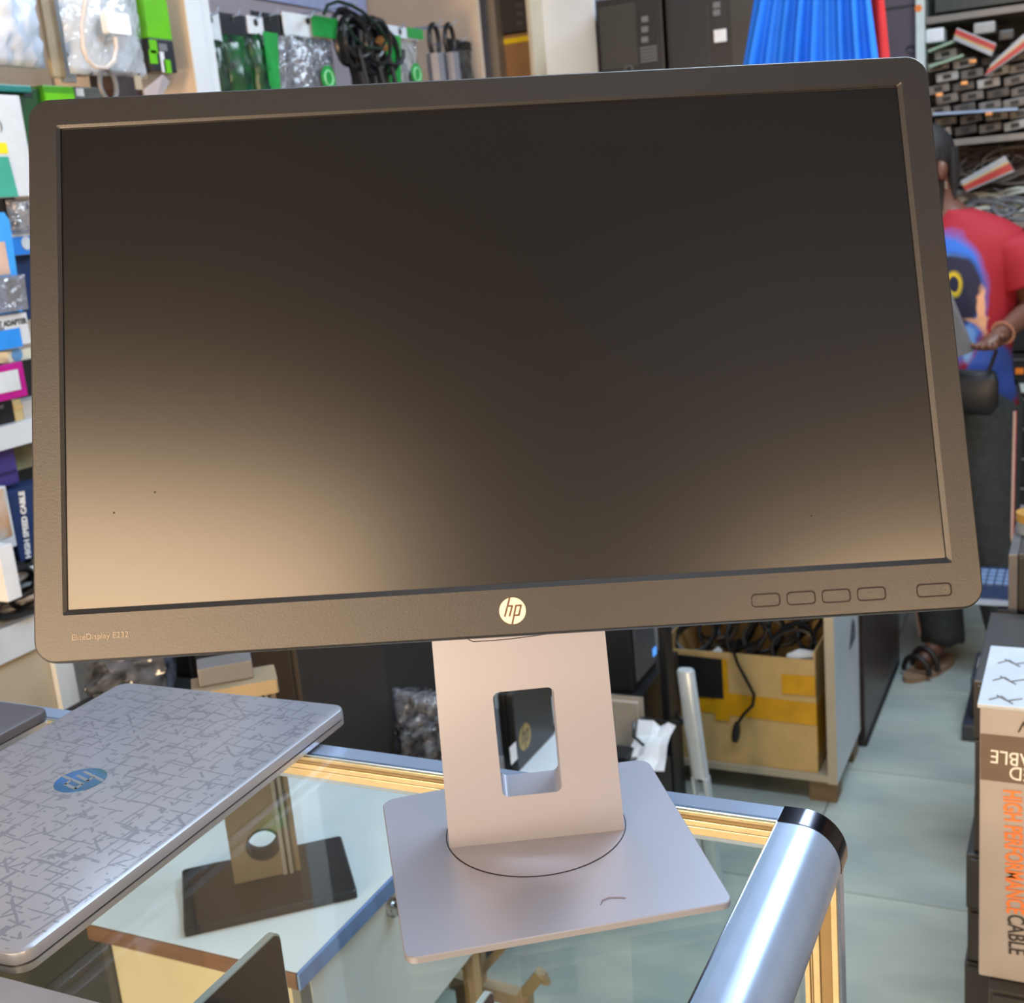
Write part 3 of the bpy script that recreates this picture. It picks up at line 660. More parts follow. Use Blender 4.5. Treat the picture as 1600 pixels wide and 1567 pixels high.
for k in range(9):
    coil(cb, (-.98 + .045 * k, 3.02 + .05 * (k % 3), bz1 - .01 + .025 * (k % 2)), (1, .3, .1), (0, .5 + .1 * (k % 3), 1), .05, .045, 3, .0055, cable_black, seed=k * 3)
P = [at(x, y, y=CY_ - .004) for x, y in ((1146, 1018), (1152, 1036), (1166, 1062), (1178, 1085), (1176, 1102), (1162, 1116), (1154, 1128))]
hc = mesh('hanging_cord', G().tube([P[0] + Vector((-.01, .05, .01))] + P, .0045, 6), cable_black, cb, smooth=True)
A = at(1152, 1128, y=CY_ - .004); B = at(1148, 1158, y=CY_ - .004)
mesh('plug', G().tube([A, A.lerp(B, .3), B.lerp(A, .25), B], [.005, .010, .011, .008], 8), matt_black, hc)
q = at(1250, 1024, y=CY_ + .05); mesh('white_plug', G().tube([q + Vector((-.03, 0, -.01)), q, q + Vector((.03, .02, -.005))], [.012, .018, .012], 8), white_p, cb, smooth=True)
q = at(1118, 1020, y=CY_ + .04); mesh('white_plug', G().tube([q + Vector((-.012, 0, -.01)), q + Vector((.012, .0, .01))], [.008, .01], 8), white_p, cb, smooth=True)

# dark clutter on the floor beside the desk, seen through the glass near the bottom of the photograph
def zat(x, y, z): return at(x, y, z=z)
g = G(); P = [zat(560, 1600, .30), zat(700, 1567, .30), zat(838, 1482, .30), zat(868, 1560, .30), zat(800, 1640, .30)]
t = thing('bag', 'black bag with cables on the floor beside the drawer front, through the glass', 'bag', (-.72, 1.35, 0))
g = G(); rings = []
for z, k in ((0, 1.0), (.10, 1.08), (.2, 1.0), (.27, .8), (.30, .4)):
    rings.append([(-.745 + .062 * k * math.cos(a) * (1 + .12 * math.sin(5 * a + z * 30)), 1.27 + .11 * k * math.sin(a) * (1 + .1 * math.sin(4 * a)), z) for a in [2 * math.pi * i / 24 for i in range(24)]])
g.loft(rings); mesh('body', g, mat('bag_fabric', S(52, 44, 40), .7, var=.3, scale=30, bump=.4), t, smooth=True)
for k in range(4): coil(t, (-.745, 1.20 + .045 * k, .31), (1, 0, 0), (0, 1, .2), .03, .035, 2, .004, cable_black, seed=k + 20)
wood = mat('pine_dull', S(140, 122, 94), .6)
t = thing('trestle', 'small pine trestle beside the black cable bag, seen through glass below the base plate', 'trestle', (-.70, 1.62, 0))
def bar(name, p, q, w, m, par):
    p, q = Vector(p), Vector(q); d = (q - p).normalized(); u = d.cross(Vector((0, 0, 1))).normalized() if abs(d.z) < .9 else Vector((1, 0, 0)); v = d.cross(u)
    return mesh(name, G().loft([[e + u * a * w + v * b * w for a, b in ((-1, -1), (1, -1), (1, 1), (-1, 1))] for e in (p, q)]), m, par)
YT = 1.46
def F_(x, y, yy=YT): return at(x, y, y=yy)
lo = F_(751, 1540); up_ = F_(748, 1478)
bar('post', up_ + Vector((0, 0, .03)), lo - Vector((0, 0, .02)), .008, wood, t)
bar('brace', F_(792, 1472), F_(755, 1514), .006, wood, t)
bar('rail', F_(706, 1528), F_(816, 1560), .011, wood, t)
bar('arm', F_(812, 1562), F_(846, 1520), .009, wood, t)
bar('tip', F_(846, 1520), F_(854, 1536), .006, wood, t)
r0 = F_(710, 1532); bar('leg', (r0.x, r0.y + .022, 0), r0 + Vector((0, .022, 0)), .009, wood, t)
r0 = F_(812, 1560); bar('leg', (r0.x, r0.y + .022, 0), r0 + Vector((0, .022, 0)), .009, wood, t)
one('cabinet', 'low black cabinet seen through the glass left of the cream desk front', 'cabinet', G().box(-1.73, -1.150, 1.00, 1.34, 0, .73), matt_black, bevel=.003)
# ---------------------------------------------------------------- left wall shelving
XF = -1.75
def structish(name, g, m, **k): return mesh(name, g, m, **k)
un = thing('shelf_unit', 'white shop shelving along the left wall, nearer bay with packaged goods', 'shelving', (-1.95, 1.4, 0))
mesh('back_board', G().box(-2.17, -2.15, 0.2, 2.18, 0, 2.75), mat('back_board', S(150, 142, 132), .7), un)
mesh('shelf', G().box(-2.15, XF, 0.2, 2.18, 1.241, 1.282), white_lam, un, bevel=.001)
mesh('shelf', G().box(-2.15, XF, 0.2, 1.60, 0.870, 0.931), white_lam, un, bevel=.001)
mesh('door', G().box(XF - .03, XF - .012, 0.2, 1.530, 0.06, 0.868), cream, un, bevel=.001)
mesh('side_panel', G().box(-2.15, XF, 1.532, 1.575, 0.0, 0.868), white_lam, un, bevel=.001)
un2 = thing('shelf_unit', 'beige shop shelving bay on the left wall behind the monitor, hung with cable packs', 'shelving', (-1.95, 2.9, 0))
yp0, yp1 = at(299, 70, x=XF).y, at(336, 70, x=XF).y
mesh('divider_panel', G().box(-2.17, XF - .004, yp0 + .006, yp1 - .004, 0, 2.75), beige_wall, un2)
mesh('front_post', G().box(XF - .004, XF, yp0, yp0 + (yp1 - yp0) * .62, 0, 2.75), white_lam, un2)
mesh('front_post', G().box(XF - .006, XF - .002, yp0 + (yp1 - yp0) * .62, yp1, 0, 2.75), white_lam, un2)
ye0, ye1 = at(722, 90, x=XF).y, at(758, 90, x=XF).y
mesh('end_panel', G().box(-2.17, XF - .004, ye1 - .02, ye1, 0, 2.75), beige_wall, un2)
mesh('back_board', G().box(-2.17, -2.15, yp1, ye1 - .02, 0, 2.75), lav_wall, un2)
mesh('shelf', G().box(-2.15, XF - .02, yp1, ye1 - .02, 1.70, 1.73), white_lam, un2)
zz = at(400, 14, x=-2.14).z
mesh('hook_rail', G().box(-2.149, -2.14, yp1 + .01, ye1 - .03, zz + .03, zz + .15), mat('lilac_rail', S(150, 160, 200), .5), un2)

green = mat('green_card', S(30, 140, 62), .35, var=.1); green2 = mat('lime_card', S(96, 180, 18), .3, var=.06)
dark_card = mat('dark_card', S(30, 32, 36), .35); white_card = mat('white_card', S(206, 212, 218), .4)
def card_plate(t, x, a, b_, z0, z1, m, name='header_card', th=.003): return mesh(name, G().box(x, x + th, a, b_, z0, z1), m, t, bevel=.0005)
def hook(t, x, y, z, l=.10): return mesh('hook', G().tube([(x - l, y, z + .01), (x, y, z + .004), (x + .02, y, z + .006), (x + .028, y, z + .018)], .0022, 6), alu, t)
def inner_cables(seed, m=None, n=3):
    def f(t, a, b_, z0, z1):
        for k in range(n):
            coil(t, (XF - .03, a + (b_ - a) * (.3 + .4 * k / max(1, n - 1)), z0 + (z1 - z0) * (.35 + .2 * (k % 2))), (0, 1, 0), (0, 0, 1), abs(b_ - a) * .26, (z1 - z0) * .3, 2, .004, m or cable_black, seed=seed + k)
    return f
def pack(x0, x1, y0, y1, ysplit, head, body, label, seed, logo_=None, side=None, name='cable_pack', grp=None, win=None):
    """hanging pack: printed header card with a hole, pouch below it, hook"""
    t, (a, b_, z0, z1) = bag(name, label, 'package', x0, x1, ysplit, y1 + 40, X=XF, m=body, seed=seed, thick=.04, fill=inner_cables(seed), nx=9, ny=9, amp=.012)
    zt = at((x0 + x1) / 2, y0, x=XF).z
    ks = (seed % 5) * .0036
    h = card_plate(t, XF - .026 + ks, a, b_, z1 - .002, zt, head)
    mesh('hang_hole', G().cyl((XF - .0228 + ks, (a + b_) / 2, zt - .014), (1, 0, 0), .008, .0008, 12), matt_black, h)
    hook(t, XF - .02, (a + b_) / 2, zt - .010)
    if side:
        g = G().add([(XF + .001, a, z1), (XF + .001, a + (b_ - a) * .42, z1), (XF + .004, a + (b_ - a) * .30, (z0 + z1) / 2), (XF + .001, a + (b_ - a) * .28, z0 + .01), (XF + .001, a, z0 + .01)], [(0, 1, 2), (0, 2, 3), (0, 3, 4)])
        g.add([(v.x + .0012, v.y, v.z) for v in g.v], [(2, 1, 0), (3, 2, 0), (4, 3, 0)])
        mesh('printed_side', g, side, t)
    if logo_:
        lx, ly = logo_; q = at(lx, ly, x=XF + .008)
        o = mesh('round_label', G().cyl((XF + .006, q.y, q.z), (1, 0, 0), .030, .002, 28), green, t)
        mesh('label_ring', G().tube([(XF + .0085, q.y + .018 * math.cos(R(k)), q.z + .018 * math.sin(R(k))) for k in range(0, 361, 20)], .002, 6), mat('mint', S(150, 215, 170), .4), o)
    return t
dark_film = mat('dark_film', S(26, 40, 32), .22, bump=.5, scale=30, col2=S(48, 70, 56))
green_film = mat('green_film', S(22, 92, 44), .22, bump=.5, scale=30, col2=S(34, 36, 40))
pack(338, 367, 20, 148, 62, white_card, dark_film, 'dark green cable pack with white header, first beside the white post', 1, name='cable_pack')
pack(366, 404, 22, 142, 55, dark_card, green_film, 'green and black cable pack with black header, second beside the white post', 2)
pack(405, 428, 26, 140, 52, white_card, green_film, 'narrow green cable pack with pale header, third beside the white post', 3)
pack(418, 470, 20, 138, 54, dark_card, silver_film, 'silver cable pack with black header and green edge, left of the round green label', 5, side=green)
t = pack(462, 534, 24, 138, 58, white_card, silver_film, 'clear cable pack with white and green header and large round green label', 7, logo_=(514, 122), side=None)
a, b_, z0, z1 = rx(492, 532, 26, 58, XF); card_plate(t, XF - .0085, a, b_, z0, z1, green, 'printed_corner')
t = pack(606, 664, 42, 132, 58, white_card, clear_bag, 'small clear cable pack with white and green header, right of the hanging black cables', 9, logo_=(652, 116), side=green)
a, b_, z0, z1 = rx(640, 664, 44, 60, XF); card_plate(t, XF - .0085, a, b_, z0, z1, green, 'printed_corner')
# hanging black cable bundle
t = thing('cable_bundle', 'thick bundle of black cables hanging between two green cable packs', 'cables', (XF, at(560, 60, x=XF).y, 1.9))
for k in range(11):
    q = at(535 + 7 * k, 34 + 4 * (k % 3) + k * 2, x=XF + .02 * (k % 4) - .03)
    coil(t, (q.x, q.y, q.z - .03), (.15, 1, -.1 + .1 * (k % 3)), (0, 0, 1), .045 + .006 * (k % 3), .05 + .01 * (k % 2), 2, .0058, cable_black, seed=k)
    mesh('cord', G().tube([(q.x, q.y, q.z - .05), (q.x + .01, q.y + .008, q.z - .14), (q.x, q.y + .002 * k, q.z - .30)], .0065, 6), cable_black, t)
q = at(592, 62, x=XF + .03); mesh('plug', G().tube([q, q + Vector((0, .03, -.02))], [.012, .01], 8), mat('brown_plug', S(150, 110, 66), .5), t)
hook(t, XF - .02, q.y - .05, at(540, 8, x=XF).z, .3)
t = thing('cable_bundle', 'green-black cable looped over the top of the thick hanging bundle', 'cables', (XF, at(520, 10, x=XF).y, 2.05))
P = [at(x, y, x=XF + .05) for x, y in ((506, 22), (512, 8), (528, 2), (548, 8), (566, 18), (590, 40), (604, 62), (596, 76), (572, 74), (552, 56), (538, 30))]
mesh('cord', G().tube(P, .0045, 6), mat('green_black', S(18, 40, 30), .4), t, smooth=True)
# looped leads at the far end of the hook row
for (cx_, y0, y1, lab) in ((676, 38, 125, 'first black looped lead hanging right of the small clear cable pack'), (700, 38, 125, 'second black looped lead with silver sleeve, beside its twin')):
    q0 = at(cx_, y0, x=XF); q1 = at(cx_, y1, x=XF)
    t = thing('cable_loop', lab, 'cable', (XF, q0.y, q1.z))
    wv = .028
    P = [(XF, q0.y + wv * math.sin(a) * (1 - .25 * max(0, -math.cos(a))), q0.z - .05 + .05 * math.cos(a)) for a in [2 * math.pi * i / 20 for i in range(21)]]
    mesh('loop', G().tube(P, .007, 6), cable_black, t, smooth=True)
    mesh('sleeve', G().tube([(XF, q0.y - .004, q0.z - .08), (XF, q0.y, q0.z - .22)], .026, 8), mat('sleeve_grey', S(110, 112, 122), .3), t, smooth=True)
    mesh('cord', G().tube([(XF, q0.y, q0.z - .22), (XF, q0.y + .005, q0.z - .34)], .022, 8), cable_black, t)
    hook(t, XF, q0.y, q0.z - .008, .3)
pack(712, 748, 62, 124, 76, dark_card, mat('grey_film', S(88, 88, 84), .25, bump=.5, scale=30, col2=S(30, 30, 34)), 'small dark grey pack at the far end of the hook row', 12)

# nearer bay, hanging above the monitor's upper left corner
def twhite(t, a, b_, z0, z1):
    mesh('hang_tab', G().box(XF - .03, XF - .027, a + .02, b_ - .02, z1 - .01, z1 + .10), white_card, t)
bag('plastic_bag', 'white plastic bag hanging at the top left corner of the photo', 'bag', -40, 78, -60, 98, X=XF + .02, m=mat('white_film', S(214, 224, 236), .25, bump=.6, scale=14, col2=S(190, 202, 220)), thick=.07, seed=21, fill=twhite, wav=.01, amp=.02)
tan = mat('tan_card', S(176, 160, 134), .45, var=.08, scale=12)
for k, (x0, x1, y1) in enumerate(((72, 92, 120), (88, 108, 128), (100, 126, 118))):
    a, b_, z0, z1 = rx(x0, x1, -30, y1, XF - .04 - .02 * k)
    t = one('cable_pack', ('flat tan pack hanging beside the white plastic bag', 'middle flat tan pack between white bag and adapter bag', 'flat tan pack half behind the clear bag with white adapter')[k], 'package', G().box(XF - .05 - .02 * k, XF - .04 - .02 * k, a, b_, z0, z1), tan if k != 1 else white_card, bevel=.002)
def fadapt(t, a, b_, z0, z1):
    q = at(182, 37, x=XF + .03); q0 = at(160, 18, x=XF + .03); q1 = at(203, 57, x=XF + .03)
    mesh('adapter', G().loft([[(XF + .022, y, z) for y, z in rr(abs(q1.y - q0.y), abs(q0.z - q1.z), .006, 5, q.y, q.z)], [(XF + .036, y, z) for y, z in rr(abs(q1.y - q0.y), abs(q0.z - q1.z), .006, 5, q.y, q.z)]]), white_p, t, smooth=True)
    P = [at(x, y, x=XF + .028) for x, y in ((180, 58), (182, 75), (178, 95), (166, 106), (148, 104), (136, 92), (130, 75), (128, 40), (134, 0))]
    mesh('cord', G().tube(P, .0045, 6), mat('cord_tan', S(206, 196, 190), .4), t, smooth=True)
bag('plastic_bag', 'clear plastic bag with a white adapter and looped cord', 'bag', 112, 232, -50, 116, X=XF + .01, m=glass('milky_bag', (.9, .93, .96, 1), 2.5, .12, .55, (.80, .86, .93, 1), bump=1, bscale=30), thick=.05, seed=23, fill=fadapt, amp=.015, taper=-.0)
a, b_, z0, z1 = rx(208, 232, 20, 110, XF - .05)
one('box', 'blue edge of a box behind the bag with the white adapter', 'box', G().box(XF - .10, XF - .05, a, b_, z0, z1), mat('deep_blue', S(40, 84, 180), .4), bevel=.002)
# lime package with black lower half
a, b_, z0, z1 = rx(228, 264, -60, 112, XF)
zs = at(245, 60, x=XF).z
t = thing('lime_package', 'tall lime green package with black lower part, beside the white post', 'package', (XF - .02, (a + b_) / 2, z0))
mesh('box', G().box(XF - .04, XF, a, b_, zs, z1), green2, t, bevel=.002); mesh('lower_band', G().box(XF - .04, XF + .0006, a, b_, z0, zs - .0005), dark_card, t, bevel=.002)
for (x, y) in ((239, 73), (239, 89), (261, 104)):
    q = at(x, y, x=XF); mesh('printed_square', G().box(XF + .0006, XF + .0016, q.y - .011, q.y + .011, q.z - .013, q.z + .013), green2, t)
q = at(254, 97, x=XF); mesh('printed_mark', G().box(XF + .0006, XF + .0016, q.y - .006, q.y + .006, q.z - .02, q.z + .02), white_card, t)
q = at(254, 74, x=XF); mesh('printed_mark', G().box(XF + .0006, XF + .0016, q.y - .012, q.y + .012, q.z - .007, q.z + .007), mid_grey, t)
# items below the hanging bags
def wbox(name, label, cat, x0, x1, y0, y1, X, m, d=.06, **k):
    a, b_, z0, z1 = rx(x0, x1, y0, y1, X); t = thing(name, label, cat, (X - d / 2, (a + b_) / 2, z0)); mesh('body', G().box(X - d, X, a, b_, z0, z1), m, t, bevel=.002); return t, (a, b_, z0, z1)
def face(t, x0, x1, y0, y1, X, m, name='printed_panel'):
    a, b_, z0, z1 = rx(x0, x1, y0, y1, X); return mesh(name, G().box(X + .0003, X + .0012, a, b_, z0, z1), m, t)
t, _ = wbox('package', 'green package peeping out above the upper left corner of the monitor frame', 'package', 70, 118, 134, 175, XF - .02, mat('leaf_green', S(66, 140, 26), .3, var=.3, scale=20)); face(t, 72, 117, 146, 175, XF - .02, green2)
t, _ = wbox('package', 'dark green package beside the white and teal box', 'package', 30, 72, 138, 260, XF - .03, mat('forest', S(24, 74, 30), .4, var=.25, scale=14)); face(t, 36, 50, 141, 152, XF - .03, matt_black)
a, b_, z0, z1 = rx(0, 55, 128, 142, XF)
one('hook_bar', 'teal edged clear tray under the white plastic bag', 'tray', G().box(XF - .12, XF - .01, a - .1, b_, z0, z0 + .012), mat('teal_clear', S(40, 120, 116), .3), bevel=.002)
t, _ = wbox('package', 'small black and tan device pack under the bag with the white adapter', 'package', 178, 222, 112, 160, XF - .01, mat('device_dark', S(58, 46, 44), .35, var=.3, scale=30)); face(t, 210, 221, 118, 140, XF - .01, tan)
t = thing('cable_loop', 'small grey looped lead left of the black and tan device pack', 'cable', (XF, at(170, 135, x=XF).y, 1.85))
q = at(169, 133, x=XF + .01); mesh('loop', G().tube([(XF + .01, q.y + .022 * math.cos(k), q.z + .03 * math.sin(k)) for k in [i * .45 for i in range(15)]], .005, 6), mid_grey, t, smooth=True)
mesh('cord', G().tube([(XF + .01, q.y, q.z - .03), (XF + .01, q.y + .01, q.z - .09)], .006, 6), matt_black, t)
t, _ = wbox('package', 'grey pack right of the lime green strip', 'package', 116, 160, 136, 165, XF - .03, mat('greyish', S(84, 90, 88), .4, var=.2)); face(t, 118, 130, 138, 150, XF - .03, white_card)
one('package', 'crumpled clear wrap with red edge under the lime green package', 'package', (lambda a, b_, z0, z1: G().add([(XF, a, z0), (XF + .02, (a + b_) / 2, z1), (XF, b_, z0 + .02), (XF - .02, (a + b_) / 2, z0 - .04)], [(0, 1, 2), (0, 3, 1), (3, 2, 1), (0, 2, 3)]))(*rx(222, 266, 118, 142, XF)), mat('wrap', S(200, 196, 206), .2))
# white and teal box
t, bb = wbox('box', 'white and teal box with a yellow stripe at the left edge', 'box', -30, 44, 148, 308, XF, white_card, d=.10)
a, b_, z0, z1 = bb
teal = mat('teal_card', S(62, 160, 138), .4)
q0 = at(-30, 245, x=XF).z; mesh('teal_band', G().loft([[(XF + .0004, a, z0), (XF + .0004, at(27, 300, x=XF).y, z0), (XF + .0004, at(12, 245, x=XF).y, q0), (XF + .0004, a, q0)], [(XF + .0014, a, z0), (XF + .0014, at(27, 300, x=XF).y, z0), (XF + .0014, at(12, 245, x=XF).y, q0), (XF + .0014, a, q0)]]), teal, t)
face(t, -30, 11, 223, 240, XF, mat('yellow_card', S(232, 216, 20), .4), 'yellow_stripe')
text('printed_mark', ')', .022, ink_dark, t, frame((XF + .0008, at(1, 196, x=XF).y, at(1, 196, x=XF).z), (0, 1, 0), (0, 0, 1)))
t, _ = wbox('device', 'small dark device with tan band below the white and teal box', 'device', 8, 28, 308, 356, XF - .03, matt_black); face(t, 14, 25, 338, 346, XF - .03, tan)
bag('plastic_bag', 'small clear bag below the white and teal box, touching the monitor frame', 'bag', 22, 62, 310, 362, X=XF - .01, m=silver_film, thick=.03, seed=31, nx=8, ny=8)
t, _ = wbox('box', 'blue and white box partly behind the monitor frame at the left', 'box', 16, 60, 362, 398, XF - .03, mat('sky_blue', S(40, 130, 220), .4)); face(t, 16, 60, 361, 369, XF - .03, white_card); q = at(41, 380, x=XF - .03)
mesh('printed_dot', G().cyl((XF - .0297, q.y, q.z), (1, 0, 0), .012, .001, 16), white_card, t)
wbox('box', 'dark blue box between blue blister pack and monitor frame', 'box', 26, 60, 398, 500, XF - .05, mat('night_blue', S(26, 50, 92), .4))
# blue blister pack
a, b_, z0, z1 = rx(-40, 38, 332, 492, XF)
t = thing('blister_pack', 'sky blue blister pack with a small dark adapter in its clear window', 'package', (XF, a, z0))
blue = mat('bright_blue', S(64, 160, 240), .35)
zw = at(20, 430, x=XF).z; ys_ = at(22, 400, x=XF).y; yt_ = at(8, 340, x=XF).y; yb_ = at(36, 490, x=XF).y
mesh('backing_card', G().loft([[(x, a, z0), (x, yb_, z0), (x, at(16, 350, x=XF).y, z1 - .015), (x, yt_, z1), (x, a, z1)] for x in (XF - .01, XF)]), blue, t)
mesh('picture', G().loft([[(x, a, zw + .002), (x, at(15, 425, x=XF).y, zw + .002), (x, at(7, 380, x=XF).y, at(0, 378, x=XF).z), (x, a, at(0, 378, x=XF).z)] for x in (XF + .0004, XF + .0012)]), mat('picture_tan', S(206, 176, 160), .4), t)
mesh('window', G().loft([[(x, a, z0 + .004), (x, yb_ - .006, z0 + .004), (x, at(24, 432, x=XF).y, zw), (x, a, zw)] for x in (XF + .001, XF + .022)]), silver_film, t)
mesh('adapter', G().box(XF + .002, XF + .018, at(10, 460, x=XF).y, at(24, 460, x=XF).y, z0 + .012, zw - .006), matt_black, t, bevel=.003)
# adapter box with writing
t, bb = wbox('box', 'white and blue adapter box with printed words below the blue blister pack', 'box', -60, 47, 495, 546, XF + .01, white_card, d=.12)
face(t, -60, 34, 519, 550, XF + .01, mat('label_blue', S(44, 140, 232), .4)); q = at(-8, 502, x=XF + .011)
text('lettering', 'NET ADAPTER', .0135, ink_dark, t, frame((XF + .0106, at(41, 501, x=XF + .01).y, at(41, 501, x=XF + .01).z), (0, 1, 0), (0, 0, 1)), align='RIGHT', bold=.0005, sx=.9)
text('lettering', 'en', .012, ink_dark, t, frame((XF + .0106, at(6, 513, x=XF + .01).y, at(6, 513, x=XF + .01).z), (0, 1, 0), (0, 0, 1)), align='RIGHT')
t, _ = wbox('box', 'small cream box with round blue mark under the adapter box', 'box', 12, 50, 546, 564, XF, mat('cream_card', S(206, 206, 190), .5)); q = at(26, 554, x=XF)
mesh('round_mark', G().cyl((XF + .0003, q.y, q.z), (1, 0, 0), .012, .001, 20), mat('mark_blue', S(90, 140, 190), .5), t)
# magenta framed price card
a, b_, z0, z1 = rx(-40, 41, 571, 628, XF + .02)
t = thing('price_card', 'white price card in a magenta frame above the upper white shelf', 'sign', (XF + .02, a, z0))
mesh('frame', G().box(XF + .012, XF + .02, a, b_, z0, z1), mat('magenta', S(176, 24, 134), .35), t, bevel=.002)
mesh('card', G().box(XF + .0202, XF + .021, a, b_ - .014, z0 + .014, z1 - .012), white_card, t)
mesh('support', G().tube([(XF + .015, a + .03, z0), (XF - .01, a + .03, 1.282)], .003, 6), alu, t)
wbox('box', 'black box behind the magenta framed price card', 'box', -40, 70, 560, 640, XF - .06, matt_black)
t, _ = wbox('adapter', 'black rounded adapter on the left end of the upper white shelf', 'adapter', -30, 22, 625, 664, XF - .02, matt_black); face(t, -30, 6, 636, 642, XF - .02, mid_grey)
t, _ = wbox('tin', 'small tan tin standing on the upper white shelf', 'tin', 22, 36, 624, 660, XF - .02, mat('tan_tin', S(186, 166, 116), .4)); face(t, 22, 36, 634, 638, XF - .02, card)
wbox('box', 'grey-white box on the upper white shelf beside the tan tin', 'box', 36, 80, 622, 658, XF - .02, mat('grey_card', S(170, 168, 164), .5))
# between the shelves
t, _ = wbox('box', 'violet box under the upper white shelf', 'box', -40, 27, 700, 765, XF - .02, mat('violet', S(62, 52, 120), .5, var=.1)); face(t, -40, 27, 742, 747, XF - .02, mat('violet_dark', S(40, 34, 84), .5))
t, _ = wbox('box', 'olive and black box right of the violet box', 'box', 24, 80, 692, 748, XF - .05, mat('olive', S(150, 146, 112), .5, var=.3, scale=18)); face(t, 24, 80, 728, 748, XF - .05, matt_black)
navy = mat('navy_card', S(32, 52, 96), .4)
t, bb = wbox('box', 'navy cable box with white vertical lettering at the left edge', 'box', 20, 90, 756, 870, XF, navy, d=.08)
q = at(43, 840, x=XF)
text('lettering', 'HIGH SPEED CABLE', .0165, ink_white, t, frame((XF + .0005, at(44, 868, x=XF).y, at(44, 872, x=XF).z), (0, .10, 1), (0, -1, .10)), align='LEFT', bold=.0008, sx=.86)
t, _ = wbox('box', 'white box with a brown picture left of the navy cable box', 'box', -50, 20, 766, 868, XF + .004, white_card, d=.06); face(t, -50, 14, 770, 850, XF + .004, mat('picture_brown', S(200, 190, 180), .5, scale=16, col2=S(170, 120, 70)))
for k, (x0, x1, y0, y1) in enumerate(((-30, 8, 838, 872), (4, 28, 850, 880))):
    wbox('box', ('small white box standing on the lower white shelf, at the left edge', 'second small white box, closer to the black coiled cables')[k], 'box', x0, x1, y0, y1 + 60, XF + .03 + .03 * k, white_p, d=.05)
t = thing('cable_bundle', 'black and grey coiled cables on the lower white shelf', 'cables', (XF - .02, at(30, 930, x=XF).y, .931))
for k in range(11):
    q = at(-4 + 6.5 * k, 890 + 11 * (k % 6), x=XF + .0)
    coil(t, (XF - .02 + .03 * (k % 3) - .03, q.y, max(q.z, .97)), (.2, 1, 0), (.4, 0, 1), .05, .028, 2, .0062, cable_black if k % 4 else mat('cable_white', S(190, 190, 190), .4), seed=k * 2)

# ---------------------------------------------------------------- behind the monitor, top centre
Yb = 3.75
a, b_, z0, z1 = ry(776, 850, 40, 300, Yb)
t = thing('carton', 'brown cardboard carton with yellow tape and black top, above the monitor', 'carton', ((a + b_) / 2, Yb + .2, z0))
mesh('body', G().box(a, b_, Yb, Yb + .35, z0, at(810, 52, y=Yb).z), mat('brown_card', S(140, 104, 66), .7, var=.1, scale=14), t, bevel=.003)
zt = at(810, 62, y=Yb).z; mesh('tape', G().box(a + .003, b_ - .003, Yb - .001, Yb - .0001, zt - .008, zt + .008), mat('bright_tape', S(220, 190, 20), .4), t)
zk = at(810, 50, y=Yb).z; mesh('black_panel', G().box(a + .01, b_, Yb - .012, Yb + .33, zk, zk + .45), mat('panel_black', S(48, 42, 42), .5), t, bevel=.002)
g = G()
for k in range(3): q = at(812, 8 + k * 14, y=Yb - .013); g.box(q.x - .012, q.x + .012, Yb - .014, Yb - .0125, q.z - .007, q.z + .007)
stuff(mesh('faint_print', g, mat('print_faint', S(70, 64, 66), .5), t))
a2, b2, z02, z12 = ry(762, 776, 0, 100, Yb - .05)
one('post', 'grey metal upright between the beige end panel and the brown carton', 'post', G().box(a2, b2, Yb - .05, Yb, 0, 2.75), mat('upright_grey', S(128, 122, 114), .4))
one('table', 'plain counter behind the monitor, carrying the brown carton and the two towers', 'table', G().box(-1.74, -.86, 3.68, 4.35, z0 - .03, z0).box(-1.70, -1.66, 3.72, 3.76, 0, z0 - .03).box(-.92, -.88, 3.72, 3.76, 0, z0 - .03).box(-1.70, -1.66, 4.26, 4.3, 0, z0 - .03).box(-.92, -.88, 4.26, 4.3, 0, z0 - .03), cream)
zc = z0
a, b_, _, _ = ry(846, 932, 0, 118, 3.70)
cb_ = thing('cabinet', 'white upright cabinet panel left of the black computer towers', 'panel', ((a + b_) / 2, 3.7, 0))
ps_ = at(868, 60, y=3.70).x
mesh('front_face', G().box(a, b_, 3.695, 3.705, zc + .001, 2.75), white_lam, cb_)
mesh('side_face', G().box(a, a + .012, 3.60, 3.694, zc + .001, 2.75), cream, cb_)
mesh('door_edge', G().box(b_ - .012, b_, 3.706, 4.1, zc + .001, 2.75), mid_grey, cb_)
# towers
def grille(t, a, b_, z0, z1, Y, n, m):
    for k in range(n):
        z = z0 + (z1 - z0) * (k + .5) / n; mesh('grille_slat', G().box(a, b_, Y - .003, Y - .0002, z - (z1 - z0) / n * .25, z + (z1 - z0) / n * .25), m, t)
tow = mat('tower_black', S(34, 33, 36), .4); gri = mat('grille_black', S(72, 72, 68), .45)
Yt = 3.60
a, b_, _, _ = ry(934, 1036, 0, 110, Yt); _, _, z0, _ = ry(934, 1036, 0, 240, Yt)
t = thing('computer', 'left black computer tower with a ribbed front, above the monitor', 'computer', ((a + b_) / 2, Yt + .2, z0))
mesh('case', G().box(a, b_, Yt, Yt + .42, z0, 2.14), tow, t, bevel=.003)
x5 = at(995, 50, y=Yt).x; grille(t, a + .01, x5, at(960, 108, y=Yt).z, 2.12, Yt, 26, gri)
for k, y in enumerate((30, 46, 62)):
    q = at(1008, y, y=Yt); mesh('port', G().box(q.x - .010, q.x + .010, Yt - .004, Yt - .0003, q.z - .008, q.z + .008), mid_grey, t)
x6, x7 = at(1000, 70, y=Yt).x, at(1026, 70, y=Yt).x
mesh('port_panel', G().box(x6 - .004, x7, Yt - .0025, Yt - .0002, at(1010, 66, y=Yt).z, at(1010, 20, y=Yt).z), matt_black, t)
